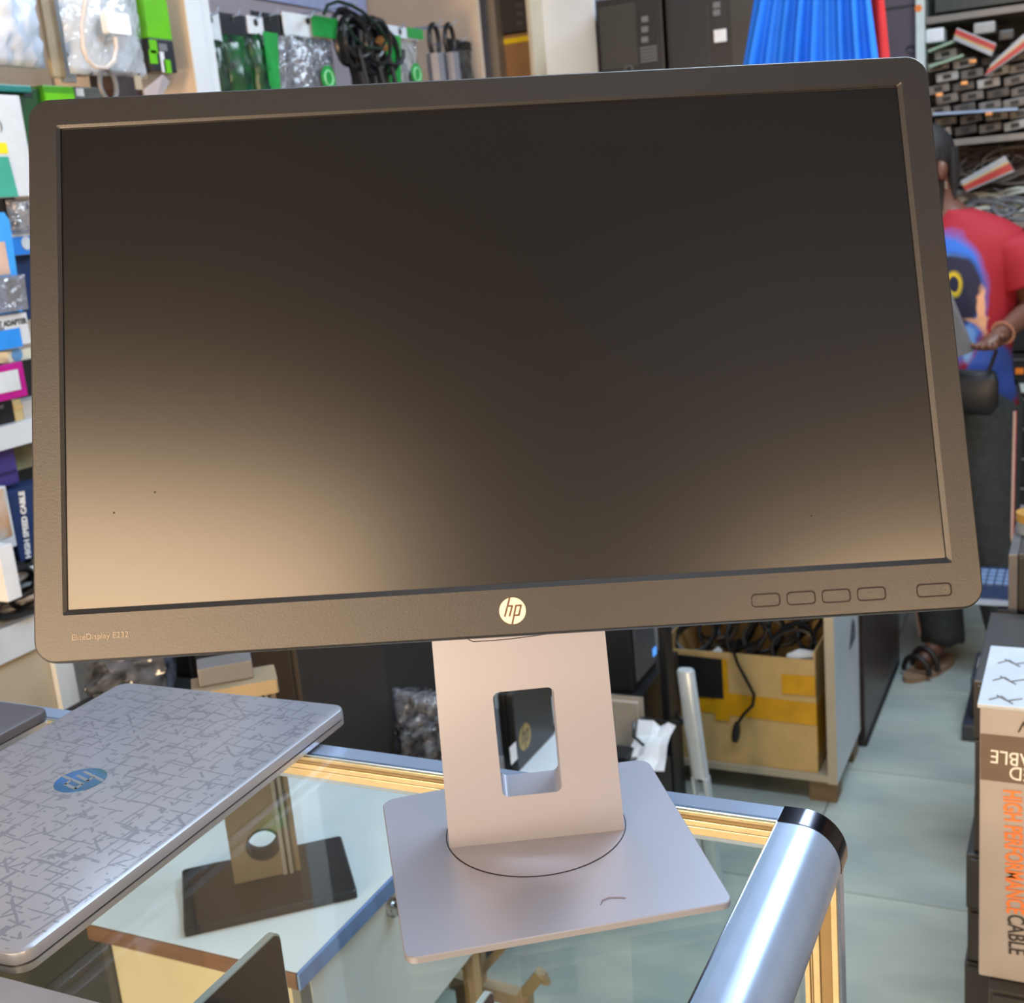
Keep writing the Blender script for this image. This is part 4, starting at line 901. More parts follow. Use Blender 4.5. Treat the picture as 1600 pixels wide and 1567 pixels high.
grille(t, x6, x7, at(1010, 98, y=Yt).z, at(1010, 72, y=Yt).z, Yt, 5, mid_grey)
q = at(983, 110, y=Yt); mesh('power_ring', G().tube([(q.x + .013 * math.cos(k), Yt - .003, q.z + .013 * math.sin(k)) for k in [i * .35 for i in range(19)]], .0015, 5), mid_grey, t)
a, b_, _, _ = ry(1042, 1186, 0, 110, Yt)
t = thing('computer', 'right black computer tower with a small white sticker, above the monitor', 'computer', ((a + b_) / 2, Yt + .2, z0))
mesh('case', G().box(a, b_, Yt, Yt + .42, z0, 2.14), tow, t, bevel=.003)
mesh('front_panel', G().box(a + .012, at(1108, 50, y=Yt).x, Yt - .004, Yt - .0002, z0 + .01, 2.13), mat('face_black', S(40, 40, 44), .35), t, bevel=.001)
x5, x6 = at(1143, 50, y=Yt).x, b_ - .008; grille(t, x5, x6, at(1160, 100, y=Yt).z, 2.12, Yt, 26, gri)
q = at(1126, 56, y=Yt); mesh('sticker', G().box(q.x - .018, q.x + .018, Yt - .0055, Yt - .0042 + .002, q.z - .017, q.z + .017), white_p, t, bevel=.0006)
for y in (8, 20): q = at(1120, y, y=Yt); mesh('port', G().box(q.x - .010, q.x + .010, Yt - .004, Yt - .0003, q.z - .008, q.z + .008), mid_grey, t)
one('table', 'dark low table behind the monitor under the right computer tower', 'table', G().box(at(934, 60, y=Yt).x, at(1186, 60, y=Yt).x, Yt - .02, Yt + .06, z0 - .025, z0).box(-.98, -.94, Yt, Yt + .04, 0, z0 - .025).box(-.72, -.68, Yt, Yt + .04, 0, z0 - .025), matt_black)
# blue cloth with folds
def cloth(name, label, x0t, x1t, x0b, x1b, y0, y1, Y, m, n=60, amp=.022, fr_=9, seed=0, cat='cloth'):
    g = G(); F = []
    for j in range(13):
        v = j / 12; py = y0 + (y1 - y0) * v; l = x0t + (x0b - x0t) * v; r_ = x1t + (x1b - x1t) * v
        for i in range(n + 1):
            u = i / n; p = at(l + (r_ - l) * u, py, y=Y)
            d = amp * (.4 + .6 * v) * (math.sin(u * fr_ * 2 * math.pi + seed + .8 * math.sin(v * 3)) + .5 * math.sin(u * fr_ * 4.6 + v * 2))
            F.append((p.x, Y + d, p.z))
    w = n + 1; fs = [(j * w + i, j * w + i + 1, (j + 1) * w + i + 1, (j + 1) * w + i) for j in range(12) for i in range(n)]
    g.add(F, fs); o = len(F); g.add([(p[0], p[1] + .002, p[2]) for p in F], [tuple(reversed(f)) for f in fs])
    return one(name, label, cat, g, m, smooth=2)
cloth('blue_cloth', 'bright blue pleated cloth hanging behind the top edge of the monitor', 1188, 1352, 1140, 1386, -60, 200, 3.35, mat('blue_fabric', S(24, 118, 232), .75, var=.06, scale=14))
cloth('red_cloth', 'red cloth showing along the right edge of the blue cloth', 1350, 1376, 1360, 1400, -60, 200, 3.42, mat('red_fabric', S(190, 36, 40), .8), n=12, fr_=1, amp=.01)
one('clothes_rail', 'metal rail carrying the blue and red cloths, out of the top of the photo', 'rail', G().tube([(at(1150, -60, y=3.38).x, 3.38, at(1270, -64, y=3.38).z), (at(1420, -60, y=3.38).x, 3.38, at(1270, -64, y=3.38).z)], .012, 8).tube([(at(1300, -60, y=3.38).x, 3.38, at(1270, -64, y=3.38).z), (at(1300, -60, y=3.38).x, 3.38, 3.0)], .006, 8), alu)
a, b_, z0, z1 = ry(1376, 1430, -80, 300, 4.75)
t = thing('board', 'plum grey board between the blue cloth and the white shelf post', 'board', ((a + b_) / 2, 4.75, 0))
mesh('panel', G().box(a - .3, b_ + .02, 4.75, 4.79, 0, 2.6), mat('plum_grey', S(84, 72, 84), .5, var=.04), t)
q = at(1420, 78, y=4.745); mesh('cord', G().tube([(q.x + .02 * math.cos(k) + .004 * k, 4.744, q.z + .012 * math.sin(k)) for k in [i * .5 for i in range(16)]], .002, 5), matt_black, t)
zc2 = at(1400, 14, y=4.745).z; mesh('seam', G().box(a - .3, b_ + .02, 4.748, 4.7495, zc2, zc2 + .008), matt_black, t)
# ---------------------------------------------------------------- right: shelves, person, stacked computers
YS = 4.70
sh = thing('shelf_unit', 'tall white shop shelving at the back right, filled with power adapters', 'shelving', (.4, YS + .2, 0))
a, b_, _, _ = ry(1431, 1445, 0, 100, YS)
mesh('side_panel', G().box(a, b_, YS, YS + .38, 0, 2.85), mat('post_white', S(206, 216, 212), .4), sh, bevel=.001)
q = at(1435, 13, y=YS - .002); mesh('price_dot', G().cyl((q.x, YS - .0003, q.z), (0, -1, 0), .012, .001, 12), mat('orange_dot', S(240, 130, 40), .5), sh)
mesh('back_board', G().box(b_, .9, YS + .36, YS + .375, 0, 2.85), mat('shelf_back', S(40, 36, 36), .7), sh)
grsh = mat('shelf_grey', S(128, 120, 112), .5)
for k, (py, xx) in enumerate(((20, 1500), (213, 1540))):
    z = at(xx, py, y=YS).z; mesh('shelf', G().box(b_ + .001, .9, YS, YS + .36, z - .022, z), grsh, sh, bevel=.001)
zt2 = at(1540, 207, y=YS).z; zt1 = at(1500, 14, y=YS).z
zl = at(1585, 347, y=YS).z
mesh('shelf', G().box(b_ + .001, .9, YS, YS + .36, zl - .022, zl), grsh, sh, bevel=.001)
zw_ = at(1588, 600, y=YS).z
mesh('shelf', G().box(b_ + .001, .9, YS - .01, YS + .36, zw_ - .03, zw_), mat('post_white', (1, 1, 1, 1)), sh, bevel=.001)
# power adapters: three kinds, copied over the pile
cols = [mat('adapter_grey', S(104, 98, 92), .4), mat('adapter_dark', S(58, 54, 52), .4), mat('adapter_pale', S(156, 156, 154), .4)]
kinds = ['mid grey', 'dark', 'pale grey']
protos = []
def adapter(k):
    o = (0, 0, 0)
    t = thing('power_adapter', 'x', 'adapter', o)
    mesh('case', G().box(-.037, .037, 0, .13, 0, .030), cols[k], t, bevel=.006)
    g = G().box(-.014, .014, -.0012, .0, .007, .023); mesh('socket', g, matt_black, t)
    return t
rnd = random.Random(11)
protos = [adapter(k) for k in range(3)]
used = [False] * 3
pile = []
dx = .083; x_start = b_ + .045
for row in range(8):
    for c_ in range(6):
        x = x_start + dx * c_ + (.02 if row % 2 else 0) + rnd.uniform(-.006, .006)
        if x > 1.1: continue
        z = zt2 + .0005 + row * .0375
        if row == 7 and c_ % 3: continue
        k = rnd.choice((0, 0, 1, 1, 2))
        pile.append((x, YS + .02 + rnd.uniform(0, .04), z, k, row, c_))
ORD = ('bottom', 'second', 'third', 'fourth', 'fifth', 'sixth', 'seventh', 'top')
for (x, y, z, k, row, c_) in pile:
    lab = '%s power adapter in upper right pile, %s from left, %s row%s' % (kinds[k], ('first', 'second', 'third', 'fourth', 'fifth', 'sixth')[c_], ORD[row], ' up' if 0 < row < 7 else '')
    grp = 'power adapters stacked on the upper right shelf'
    rz = rnd.uniform(-.12, .12); ry_ = -R(rnd.uniform(6, 13)) 
    if not used[k]:
        t = protos[k]; used[k] = True; t.location = (x, y, z); t['label'] = lab; t['group'] = grp
    else: t = dup(protos[k], label=lab, group=grp); t.location = (x, y, z)
    t.rotation_euler = (0, ry_ * .6, rz)
# long boards between the adapter rows
for k, (p0, p1) in enumerate((((1450, 82), (1500, 62)), ((1452, 106), (1505, 88)), ((1458, 180), (1590, 172)))):
    A = at(*p0, y=YS - .02); B = at(*p1, y=YS - .02)
    one('circuit_board', ('pale green board edge on top of the adapter pile', 'second pale green board lying lower on the adapter pile', 'long blue-white strip lying across the middle of the adapter pile')[k], 'board',
        G().loft([[(p.x, YS - .02, p.z), (p.x, YS + .10, p.z), (p.x, YS + .10, p.z + .008), (p.x, YS - .02, p.z + .008)] for p in (A, B)]), mat(('pale_green', 'pale_green', 'pale_blue')[k], (S(150, 176, 150), 0, S(150, 170, 200))[k] if k != 1 else S(150, 176, 150), .4))
redl = mat('red_label', S(176, 46, 44), .4); sil = mat('silver_label', S(160, 162, 166), .3)
def wrap(label, c4, Y, seed):
    """a clear wrapped adapter with a red and silver label; c4: four photo points around"""
    P = [at(x, y, y=Y) for x, y in c4]
    t = thing('wrapped_adapter', label, 'package', ((P[0].x + P[2].x) / 2, Y + .03, min(p.z for p in P)))
    mesh('package', G().loft([[(p.x, Y + e, p.z) for p in P] for e in (.002, .05)]), sil, t, bevel=.003)
    m0 = P[0].lerp(P[3], .12); m1 = P[1].lerp(P[2], .12); n0 = P[0].lerp(P[3], .52); n1 = P[1].lerp(P[2], .52)
    mesh('red_band', G().loft([[(p.x, Y + e, p.z) for p in (m0, m1, n1, n0)] for e in (.0004, .0016)]), redl, t)
    k0 = P[0].lerp(P[3], .56); k1 = P[1].lerp(P[2], .56); l0 = P[0].lerp(P[3], .64); l1 = P[1].lerp(P[2], .64)
    mesh('gold_stripe', G().loft([[(p.x, Y + e, p.z) for p in (k0, k1, l1, l0)] for e in (.0004, .0016)]), mat('gold_stripe', S(210, 170, 80), .4), t)
    return t
wrap('red and silver labelled pack lying slanted on top of the adapter pile', ((1495, 43), (1557, 68), (1549, 88), (1489, 62)), YS - .04, 1)
wrap('long red-striped pack hanging down over the right side of the adapter pile', ((1612, 70), (1538, 120), (1548, 100), (1600, 52)), YS - .05, 2)
wrap('red and silver labelled pack on the middle shelf behind the person', ((1510, 300), (1585, 268), (1570, 243), (1500, 283)), YS - .03, 3)
# pale objects on the pile top
for k, (x0, x1, y0, y1) in enumerate(((1446, 1475, 44, 66), (1521, 1555, 34, 52), (1560, 1584, 46, 62))):
    a, bb2, z0, z1 = ry(x0, x1, y0, y1, YS + .0)
    one('power_adapter', ('white rounded adapter at the top left of the adapter pile', 'pale adapter at the top middle of the adapter pile', 'dark adapter with gold contact at the top right of the adapter pile')[k], 'adapter', G().box(a, bb2, YS, YS + .1, z0, z1), (white_p, cols[2], cols[1])[k], bevel=.008)
for k, (px, py) in enumerate(((1468, 148), (1507, 130), (1545, 178), (1520, 96))):
    q = at(px, py, y=YS - .006)
    one('plug', ('copper plug pin on the left of the adapter pile', 'copper plug pin in the middle of the adapter pile', 'copper plug pin low in the adapter pile', 'copper plug pin under the slanted red label')[k], 'plug', G().box(q.x - .012, q.x + .012, YS - .02, YS + .002, q.z - .006, q.z + .006), mat('copper', S(196, 140, 88), .35, .6), bevel=.003)
# white boards on the top shelf
a, bb2, z0, z1 = ry(1447, 1600, -30, 8, YS + .02)
one('box', 'dark box with small pale print on the top right shelf', 'box', G().box(a + .03, bb2 + .4, YS + .02, YS + .3, zt1 + .0005, zt1 + .14), mat('print_box', S(44, 46, 44), .5, scale=60, col2=S(52, 56, 52)))
# cables and bags on the middle shelf
t = thing('cable_bundle', 'white and grey cables tangled on the middle shelf behind the red shirt', 'cables', (-.3, YS, zl))
wc = mat('cable_offwhite', S(196, 198, 188), .4)
for k in range(12):
    q = at(1492 + 10 * k, 316 + 7 * (k % 4), y=YS + .02)
    coil(t, (q.x, YS + .03 + .02 * (k % 3), max(q.z, zl + .04)), (1, .1, .2 * (k % 3) - .2), (0, .3, 1), .075, .030, 2, .006, wc if k % 3 else mid_grey, seed=k, jit=.4)
t = thing('cable_bundle', 'dark cables piled under the adapter shelf beside the head', 'cables', (-.3, YS, zt2 - .2))
for k in range(9):
    q = at(1490 + 13 * k, 240 + 10 * (k % 3), y=YS + .10)
    coil(t, (q.x, YS + .14, q.z - .02), (1, .1, .1), (0, .3, 1), .09, .05, 2, .008, mat('cable_brown', S(70, 62, 58), .4), seed=k + 40, jit=.3)
one('box', 'dark grey box on the middle shelf behind the tangled cables', 'box', G().box(b_ + .02, .85, YS + .2, YS + .34, zl + .0005, zt2 - .06), mat('box_dark_grey', S(70, 66, 62), .6, var=.2, scale=9), bevel=.004)  # dark brownish grey, tone varies at random
# equipment behind the person: rows of black units
x0_ = at(1560, 500, y=YS).x
for k in range(5):
    z = zw_ + .0005 + k * .118
    if z + .11 > zl - .03: break
    t = thing('computer', ('black desktop unit standing on the white shelf behind the person, lowest of its stack', 'second black desktop unit above the white shelf behind the person', 'third black desktop unit above the white shelf behind the person', 'topmost black desktop unit behind the red sleeve', 'black desktop unit near the middle shelf')[k], 'computer', (x0_ + .2, YS + .15, z))
    mesh('case', G().box(x0_, x0_ + .42, YS + .01, YS + .34, z, z + .108), tow, t, bevel=.003)
    mesh('front_line', G().box(x0_ + .01, x0_ + .41, YS + .006, YS + .0098, z + .085, z + .089), mid_grey, t)
q = at(1593, 580, y=YS); mesh('orange_sticker', G().box(q.x - .014, q.x + .014, YS + .003, YS + .0055, q.z - .011, q.z + .011), mat('orange_dot', (1, 1, 1, 1)), t)
ordn = ('topmost', 'second', 'third', 'fourth', 'fifth', 'lowest')
zz_ = zw_ - .035
for k in range(6):
    h = .112; z = zz_ - h * (k + 1) 
    if z < 0: break
    t = thing('computer', '%s black desktop computer under the white shelf behind the person' % ordn[k], 'computer', (x0_ + .2, YS + .15, z))
    mesh('case', G().box(x0_, x0_ + .42, YS + .01 + .006 * (k % 2), YS + .34, z, z + h - .002), tow, t, bevel=.003)
    mesh('front_line', G().box(x0_ + .005, x0_ + .415, YS + .0055, YS + .0098, z + .088, z + .093), mat('line_grey', S(140, 140, 144), .4), t)
one('plinth', 'dark plinth under the stacked desktop computers behind the person', 'plinth', G().box(x0_, x0_ + .42, YS + .03, YS + .33, 0, z), matt_black)

# ---------------- the person
pr_ = thing('person', 'person in red printed t-shirt and dark jeans holding a laptop, right of the monitor', 'person', (-.36, 3.9, 0))
body = bmesh.new()
sk = body.verts.layers.skin.verify() if hasattr(body.verts.layers, 'skin') else None
J = {}
FX = Vector((-.35, -.94, 0)).normalized(); SX = Vector((.94, -.35, 0)).normalized()   # facing, and towards the left hand (image right)
pc = Vector((-.385, 3.90, 0))
def pj(f, s, z): return pc + FX * f + SX * s + Vector((0, 0, z))
pts = {'pelvis': (pj(0, 0, .92), .115), 'belly': (pj(.01, 0, 1.04), .11), 'chest': (pj(0, 0, 1.24), .125), 'uchest': (pj(-.01, -.01, 1.34), .085), 'neck': (pj(.0, -.045, 1.445), .050), 'head0': (pj(.04, -.085, 1.54), .066), 'head1': (pj(.04, -.095, 1.60), .080), 'head2': (pj(.03, -.095, 1.645), .064),
       'shL': (pj(-.01, .165, 1.335), .050), 'elL': (at(1618, 478, y=3.84), .040), 'wrL': (at(1562, 524, y=3.64), .026),
       'shR': (pj(-.01, -.165, 1.335), .050), 'elR': (pj(.02, -.21, 1.10), .040), 'wrR': (pj(.25, -.14, 1.07), .026),
       'hipL': (pj(0, .085, .86), .090), 'knL': (pj(.02, .11, .48), .055), 'anL': (pj(-.02, .16, .09), .036), 'toL': (pj(.13, .18, .035), .026),
       'hipR': (pj(0, -.085, .86), .090), 'knR': (pj(.03, -.085, .48), .055), 'anR': (pj(-.0, -.055, .09), .036), 'toR': (pj(.14, -.065, .035), .026)}
names = list(pts); ed = [('pelvis', 'belly'), ('belly', 'chest'), ('chest', 'uchest'), ('uchest', 'neck'), ('neck', 'head0'), ('head0', 'head1'), ('head1', 'head2'), ('uchest', 'shL'), ('shL', 'elL'), ('elL', 'wrL'), ('uchest', 'shR'), ('shR', 'elR'), ('elR', 'wrR'), ('pelvis', 'hipL'), ('hipL', 'knL'), ('knL', 'anL'), ('anL', 'toL'), ('pelvis', 'hipR'), ('hipR', 'knR'), ('knR', 'anR'), ('anR', 'toR')]
# hands: palm and five fingers, curled under the laptop edge
def hand(w, sgn, tag_):
    W_ = pts[w][0]; el = pts['el' + w[-1]][0]; d = (W_ - el).normalized(); up = Vector((0, 0, 1)); sd = d.cross(up).normalized() * sgn
    pm = W_ + d * .05; pts[tag_ + 'palm'] = (pm, .024); names.append(tag_ + 'palm'); ed.append((w, tag_ + 'palm'))
    for i, l in enumerate((.036, .042, .039, .030)):
        b0_ = pm + d * .028 + sd * (.026 - .017 * i); k1 = b0_ + d * l * .7 + up * .004; k2 = k1 + d * l * .5 + up * .016
        for nm, p, r in ((f'{tag_}f{i}a', b0_, .0095), (f'{tag_}f{i}b', k1, .0085), (f'{tag_}f{i}c', k2, .0072)): pts[nm] = (p, r); names.append(nm)
        ed.extend([(tag_ + 'palm', f'{tag_}f{i}a'), (f'{tag_}f{i}a', f'{tag_}f{i}b'), (f'{tag_}f{i}b', f'{tag_}f{i}c')])
    t0_ = pm - d * .018 + sd * .026 + up * .008; t1_ = t0_ + d * .028 + sd * .016 + up * .014; t2_ = t1_ + d * .024 + up * .008
    for nm, p, r in ((tag_ + 't0', t0_, .011), (tag_ + 't1', t1_, .0095), (tag_ + 't2', t2_, .008)): pts[nm] = (p, r); names.append(nm)
    ed.extend([(tag_ + 'palm', tag_ + 't0'), (tag_ + 't0', tag_ + 't1'), (tag_ + 't1', tag_ + 't2')])
body.free()
hand('wrL', -1, 'L'); hand('wrR', 1, 'R')
me = bpy.data.meshes.new('body'); ix = {n_: i for i, n_ in enumerate(names)}
o_ = Vector(pr_['_o'])
me.from_pydata([pts[n_][0] - o_ for n_ in names], [(ix[a], ix[b2]) for a, b2 in ed], [])
bo = bpy.data.objects.new('body', me); C.objects.link(bo); bo['_o'] = tuple(o_)
md = bo.modifiers.new('skin', 'SKIN'); md.use_smooth_shade = True
for i, n_ in enumerate(names):
    sv = me.skin_vertices[0].data[i]; r = pts[n_][1]; sv.radius = (r, r); sv.use_root = (n_ == 'pelvis')
ss = bo.modifiers.new('sub', 'SUBSURF'); ss.levels = 2; ss.render_levels = 2
bpy.context.view_layer.update()
m2 = bpy.data.meshes.new_from_object(bo.evaluated_get(bpy.context.evaluated_depsgraph_get()))
bo.modifiers.clear(); bo.data = m2; m2.materials.clear(); m2.materials.append(skin_m); bo.parent = pr_
# clothes
def ering(c, ax_f, ax_s, rf, rs, n=28, z=None): return [c + ax_f * rf * math.cos(2 * math.pi * i / n) + ax_s * rs * math.sin(2 * math.pi * i / n) for i in range(n)]
shirt = bpy.data.materials.new('shirt_print'); shirt.use_nodes = True; nt = shirt.node_tree; b = nt.nodes['Principled BSDF']; b.inputs['Roughness'].default_value = .8
tc = nt.nodes.new('ShaderNodeTexCoord')
def blob(cx, cz, rx_, rz_, soft=.06, dist=0.0, hole=None):
    mp = nt.nodes.new('ShaderNodeMapping'); mp.vector_type = 'POINT'
    mp.inputs['Location'].default_value = (-cx / rx_, 0, -cz / rz_); mp.inputs['Scale'].default_value = (1 / rx_, 0, 1 / rz_)
    src = tc.outputs['Object']
    if dist:
        nz = nt.nodes.new('ShaderNodeTexNoise'); nz.inputs['Scale'].default_value = 14; nt.links.new(src, nz.inputs['Vector'])
        va = nt.nodes.new('ShaderNodeVectorMath'); va.operation = 'MULTIPLY_ADD'; va.inputs[1].default_value = (dist, dist, dist); nt.links.new(nz.outputs['Color'], va.inputs[0]); nt.links.new(src, va.inputs[2]); src = va.outputs[0]
    nt.links.new(src, mp.inputs[0])
    ln = nt.nodes.new('ShaderNodeVectorMath'); ln.operation = 'LENGTH'; nt.links.new(mp.outputs[0], ln.inputs[0])
    mr = nt.nodes.new('ShaderNodeMapRange'); mr.inputs[1].default_value = 1 - soft; mr.inputs[2].default_value = 1 + soft; mr.inputs[3].default_value = 1; mr.inputs[4].default_value = 0
    nt.links.new(ln.outputs['Value'], mr.inputs[0])
    out = mr.outputs[0]
    if hole:
        m3 = nt.nodes.new('ShaderNodeMapRange'); m3.inputs[1].default_value = hole - .05; m3.inputs[2].default_value = hole + .05; nt.links.new(ln.outputs['Value'], m3.inputs[0])
        mu = nt.nodes.new('ShaderNodeMath'); mu.operation = 'MULTIPLY'; nt.links.new(out, mu.inputs[0]); nt.links.new(m3.outputs[0], mu.inputs[1]); out = mu.outputs[0]
    return out
def over(base, col, fac):
    m = nt.nodes.new('ShaderNodeMix'); m.data_type = 'RGBA'
    if isinstance(base, tuple): m.inputs[6].default_value = base
    else: nt.links.new(base, m.inputs[6])
    m.inputs[7].default_value = col; nt.links.new(fac, m.inputs[0]); return m.outputs[2]
# object coordinates are metres from the person's base point
def oc(px, py): q = at(px, py, y=3.76); return q.x - o_.x, q.z - o_.z
x, z = oc(1490, 462); c = over(S(146, 12, 30), S(46, 100, 190), blob(x, z, .105, .19, .1, .03))
x, z = oc(1560, 590); c = over(c, S(50, 84, 176), blob(x, z, .07, .12, .1, .04))
x, z = oc(1488, 388); c = over(c, S(96, 148, 220), blob(x, z, .05, .012, .3, .05))
x, z = oc(1532, 520); c = over(c, S(120, 160, 214), blob(x, z, .014, .05, .3, .06))
x, z = oc(1495, 448); c = over(c, S(30, 28, 52), blob(x, z, .085, .11, .1, .03))
x, z = oc(1497, 438); c = over(c, S(206, 176, 30), blob(x, z, .022, .034, .2, .02, .62))
x, z = oc(1551, 470); c = over(c, S(216, 158, 120), blob(x, z, .016, .070, .2, .07))
x, z = oc(1540, 486); c = over(c, S(206, 150, 116), blob(x, z, .030, .010, .3, .05))
nt.links.new(c, b.inputs['Base Color'])
g = G(); rings = []
for z, rf, rs, fo in ((.875, .128, .180, .01), (.95, .125, .172, .02), (1.04, .125, .168, .02), (1.16, .130, .176, .01), (1.27, .130, .186, 0), (1.34, .118, .205, -.01), (1.385, .10, .190, -.01), (1.415, .078, .150, -.01), (1.440, .062, .095, -.005), (1.452, .056, .066, 0)):
    c_ = pj(fo, -.03 * max(0, (z - 1.36) / .09), z); rr_ = []
    for i in range(36):
        a = 2 * math.pi * i / 36; w = 1 + .035 * math.sin(5 * a + z * 14) * (1.4 - z) * 2
        rr_.append(c_ + FX * rf * w * math.cos(a) + SX * rs * w * math.sin(a))
    rings.append(rr_)
g.loft(rings, cap=False)
for s_, sg in (('L', 1), ('R', -1)):
    S0 = pts['sh' + s_][0]; E0 = pts['el' + s_][0]; rr2 = []
    for tt, r in ((-.16, .055), (0, .078), (.3, .078), (.62, .080), (.66, .080)):
        c_ = S0.lerp(E0, tt) + (SX * -sg * .05 if tt < 0 else Vector()); d = (E0 - S0).normalized(); u = d.orthogonal().normalized(); v = d.cross(u)
        rr2.append([c_ + u * r * math.cos(2 * math.pi * i / 24) * (1 + .06 * math.sin(4 * math.pi * i / 24)) + v * r * math.sin(2 * math.pi * i / 24) for i in range(24)])
    g.loft(rr2, cap=False)
sh_ = mesh('tshirt', g, shirt, pr_, smooth=2)
so = sh_.modifiers.new('thick', 'SOLIDIFY'); so.thickness = .003
denim = mat('black_denim', S(40, 46, 50), .85, var=.25, scale=45, bump=.3)
for s_, sg in (('L', 1), ('R', -1)):
    H_, K_, A2 = (pts[k + s_][0] for k in ('hip', 'kn', 'an'))
    g = G(); rings = []
    for c_, rf, rs in ((pj(0, sg * .07, .93), .125, .10), (H_, .120, .105), (H_.lerp(K_, .4), .105, .095), (K_, .082, .080), (K_.lerp(A2, .5), .078, .074), (A2 + Vector((0, 0, .03)), .070, .066), (A2 + Vector((0, 0, -.005)), .072, .068)):
        rings.append([c_ + FX * rf * math.cos(2 * math.pi * i / 24) + SX * rs * math.sin(2 * math.pi * i / 24) + Vector((0, 0, .006 * math.sin(i * 1.7))) for i in range(24)])
    g.loft(rings, cap=False); lg_ = mesh('trouser_leg', g, denim, pr_, smooth=2); so = lg_.modifiers.new('thick', 'SOLIDIFY'); so.thickness = .003
    for off, mm in ((0, mat('stripe_red', S(170, 34, 48), .8)), (.006, mat('stripe_pale', S(196, 170, 160), .8))):
        P = [c2 + SX * sg * rs * 1.01 * .98 + FX * (off + rf * .25) for c2, rf, rs in ((H_, .12, .105), (H_.lerp(K_, .4), .105, .095), (K_, .082, .080), (K_.lerp(A2, .5), .078, .074), (A2, .070, .067))]
        mesh('side_stripe', G().tube(P, .004, 6), mm, lg_, smooth=True)
    # sandal
    T_ = pts['to' + s_][0]; base = (A2 + T_) / 2; f_ = (T_ - A2); f_.z = 0; f_.normalize(); sd = f_.cross(Vector((0, 0, 1)))
    sole = [base + f_ * (.135 * math.cos(a) + .01) + sd * (.045 * math.sin(a)) for a in [2 * math.pi * i / 24 for i in range(24)]]
    sa = mesh('sandal', G().loft([[(p.x, p.y, .001) for p in sole], [(p.x, p.y, .018) for p in sole]]), mat('sole_tan', S(140, 112, 90), .6), pr_)
    for dd, hh in ((.055, .068), (.105, .055)):
        P = [base + f_ * (dd - .02) + sd * (.046 * math.cos(a)) + Vector((0, 0, .018 - base.z + hh * math.sin(a))) for a in [math.pi * i / 10 for i in range(11)]]
        mesh('strap', G().tube(P, .009, 6), mat('strap_black', S(26, 22, 24), .5), sa, smooth=True)
# hair, ear and face
hc_ = pts['head1'][0]; g = G(); rings = []
for i in range(8):
    a = math.pi / 2 * i / 7 * 1.25 - .45; rings.append(ering(hc_ - FX * .018 + Vector((0, 0, .008 + .098 * math.sin(a))), FX, SX, .090 * math.cos(a) + .002, .084 * math.cos(a) + .002, 24))
g.loft(rings, cap=True); hair = mat('hair', S(20, 16, 16), .7, var=.4, scale=120, bump=.6)
hr = mesh('hair', g, hair, pr_, smooth=2)
for k in range(9):
    a = R(60 + k * 30); p0 = hc_ - FX * .02 + FX * math.cos(a) * .082 + SX * math.sin(a) * .080
    P = [p0 + Vector((0, 0, .03)), p0 + Vector((0, 0, -.06)) + SX * .008 * math.sin(k), p0 + Vector((0, 0, -.15)) + SX * .012 * math.sin(k * 2)]
    mesh('braid', G().tube(P, [.012, .011, .006], 7), hair, hr, smooth=True)
hd = FX * .9 - SX * .45; hd.normalize(); hs = hd.cross(Vector((0, 0, 1))) * -1
h0 = pts['head0'][0]
for sg in (1, -1):
    e = hc_ + hs * sg * .078 - hd * .005 + Vector((0, 0, -.035)); mesh('ear', G().loft([ering(e, hd, Vector((0, 0, 1)), .016, .030, 14), ering(e + hs * sg * .012 - hd * .006, hd, Vector((0, 0, 1)), .012, .024, 14)]), skin_m, pr_, smooth=2)
    e = hc_ + hd * .072 + hs * sg * .032 + Vector((0, 0, -.015)); mesh('eye', G().loft([ering(e + hd * d, hs, Vector((0, 0, 1)), .013 * k, .007 * k, 12) for d, k in ((0, 1), (.006, .7))]), white_p, pr_, smooth=2)
    mesh('pupil', G().cyl(e + hd * .004, hd, .0055, .004, 12), matt_black, pr_)
q = at(1478, 291, y=(hc_.y - .05)); mesh('earring', G().tube([(q.x, q.y + .01 * math.sin(k), q.z + .01 * math.cos(k)) for k in [i * .6 for i in range(11)]], .0022, 6), mat('earring_gold', S(220, 200, 170), .2, .8), pr_)
nb = hc_ + hd * .085 + Vector((0, 0, -.02)); mesh('nose', G().tube([nb + Vector((0, 0, .01)), nb + hd * .016 + Vector((0, 0, -.022)), nb + Vector((0, 0, -.03))], [.006, .014, .009], 10), skin_m, pr_, smooth=2)
mb_ = hc_ + hd * .078 + Vector((0, 0, -.075)); mesh('mouth', G().tube([mb_ - hs * .024, mb_ + hd * .006, mb_ + hs * .024], [.003, .007, .003], 8), mat('lip', S(110, 60, 56), .5), pr_, smooth=2)
wl = pts['wrL'][0]; el = pts['elL'][0]; dd = (wl - el).normalized(); u = dd.orthogonal().normalized(); v = dd.cross(u); wb = wl - dd * .02
g = G()
for k in range(18):
    a = 2 * math.pi * k / 18; c_ = wb + (u * math.cos(a) + v * math.sin(a)) * .031; g.box(c_.x - .004, c_.x + .004, c_.y - .004, c_.y + .004, c_.z - .004, c_.z + .004)
stuff(mesh('bracelet', g, mat('bead', S(150, 96, 76), .5), pr_))
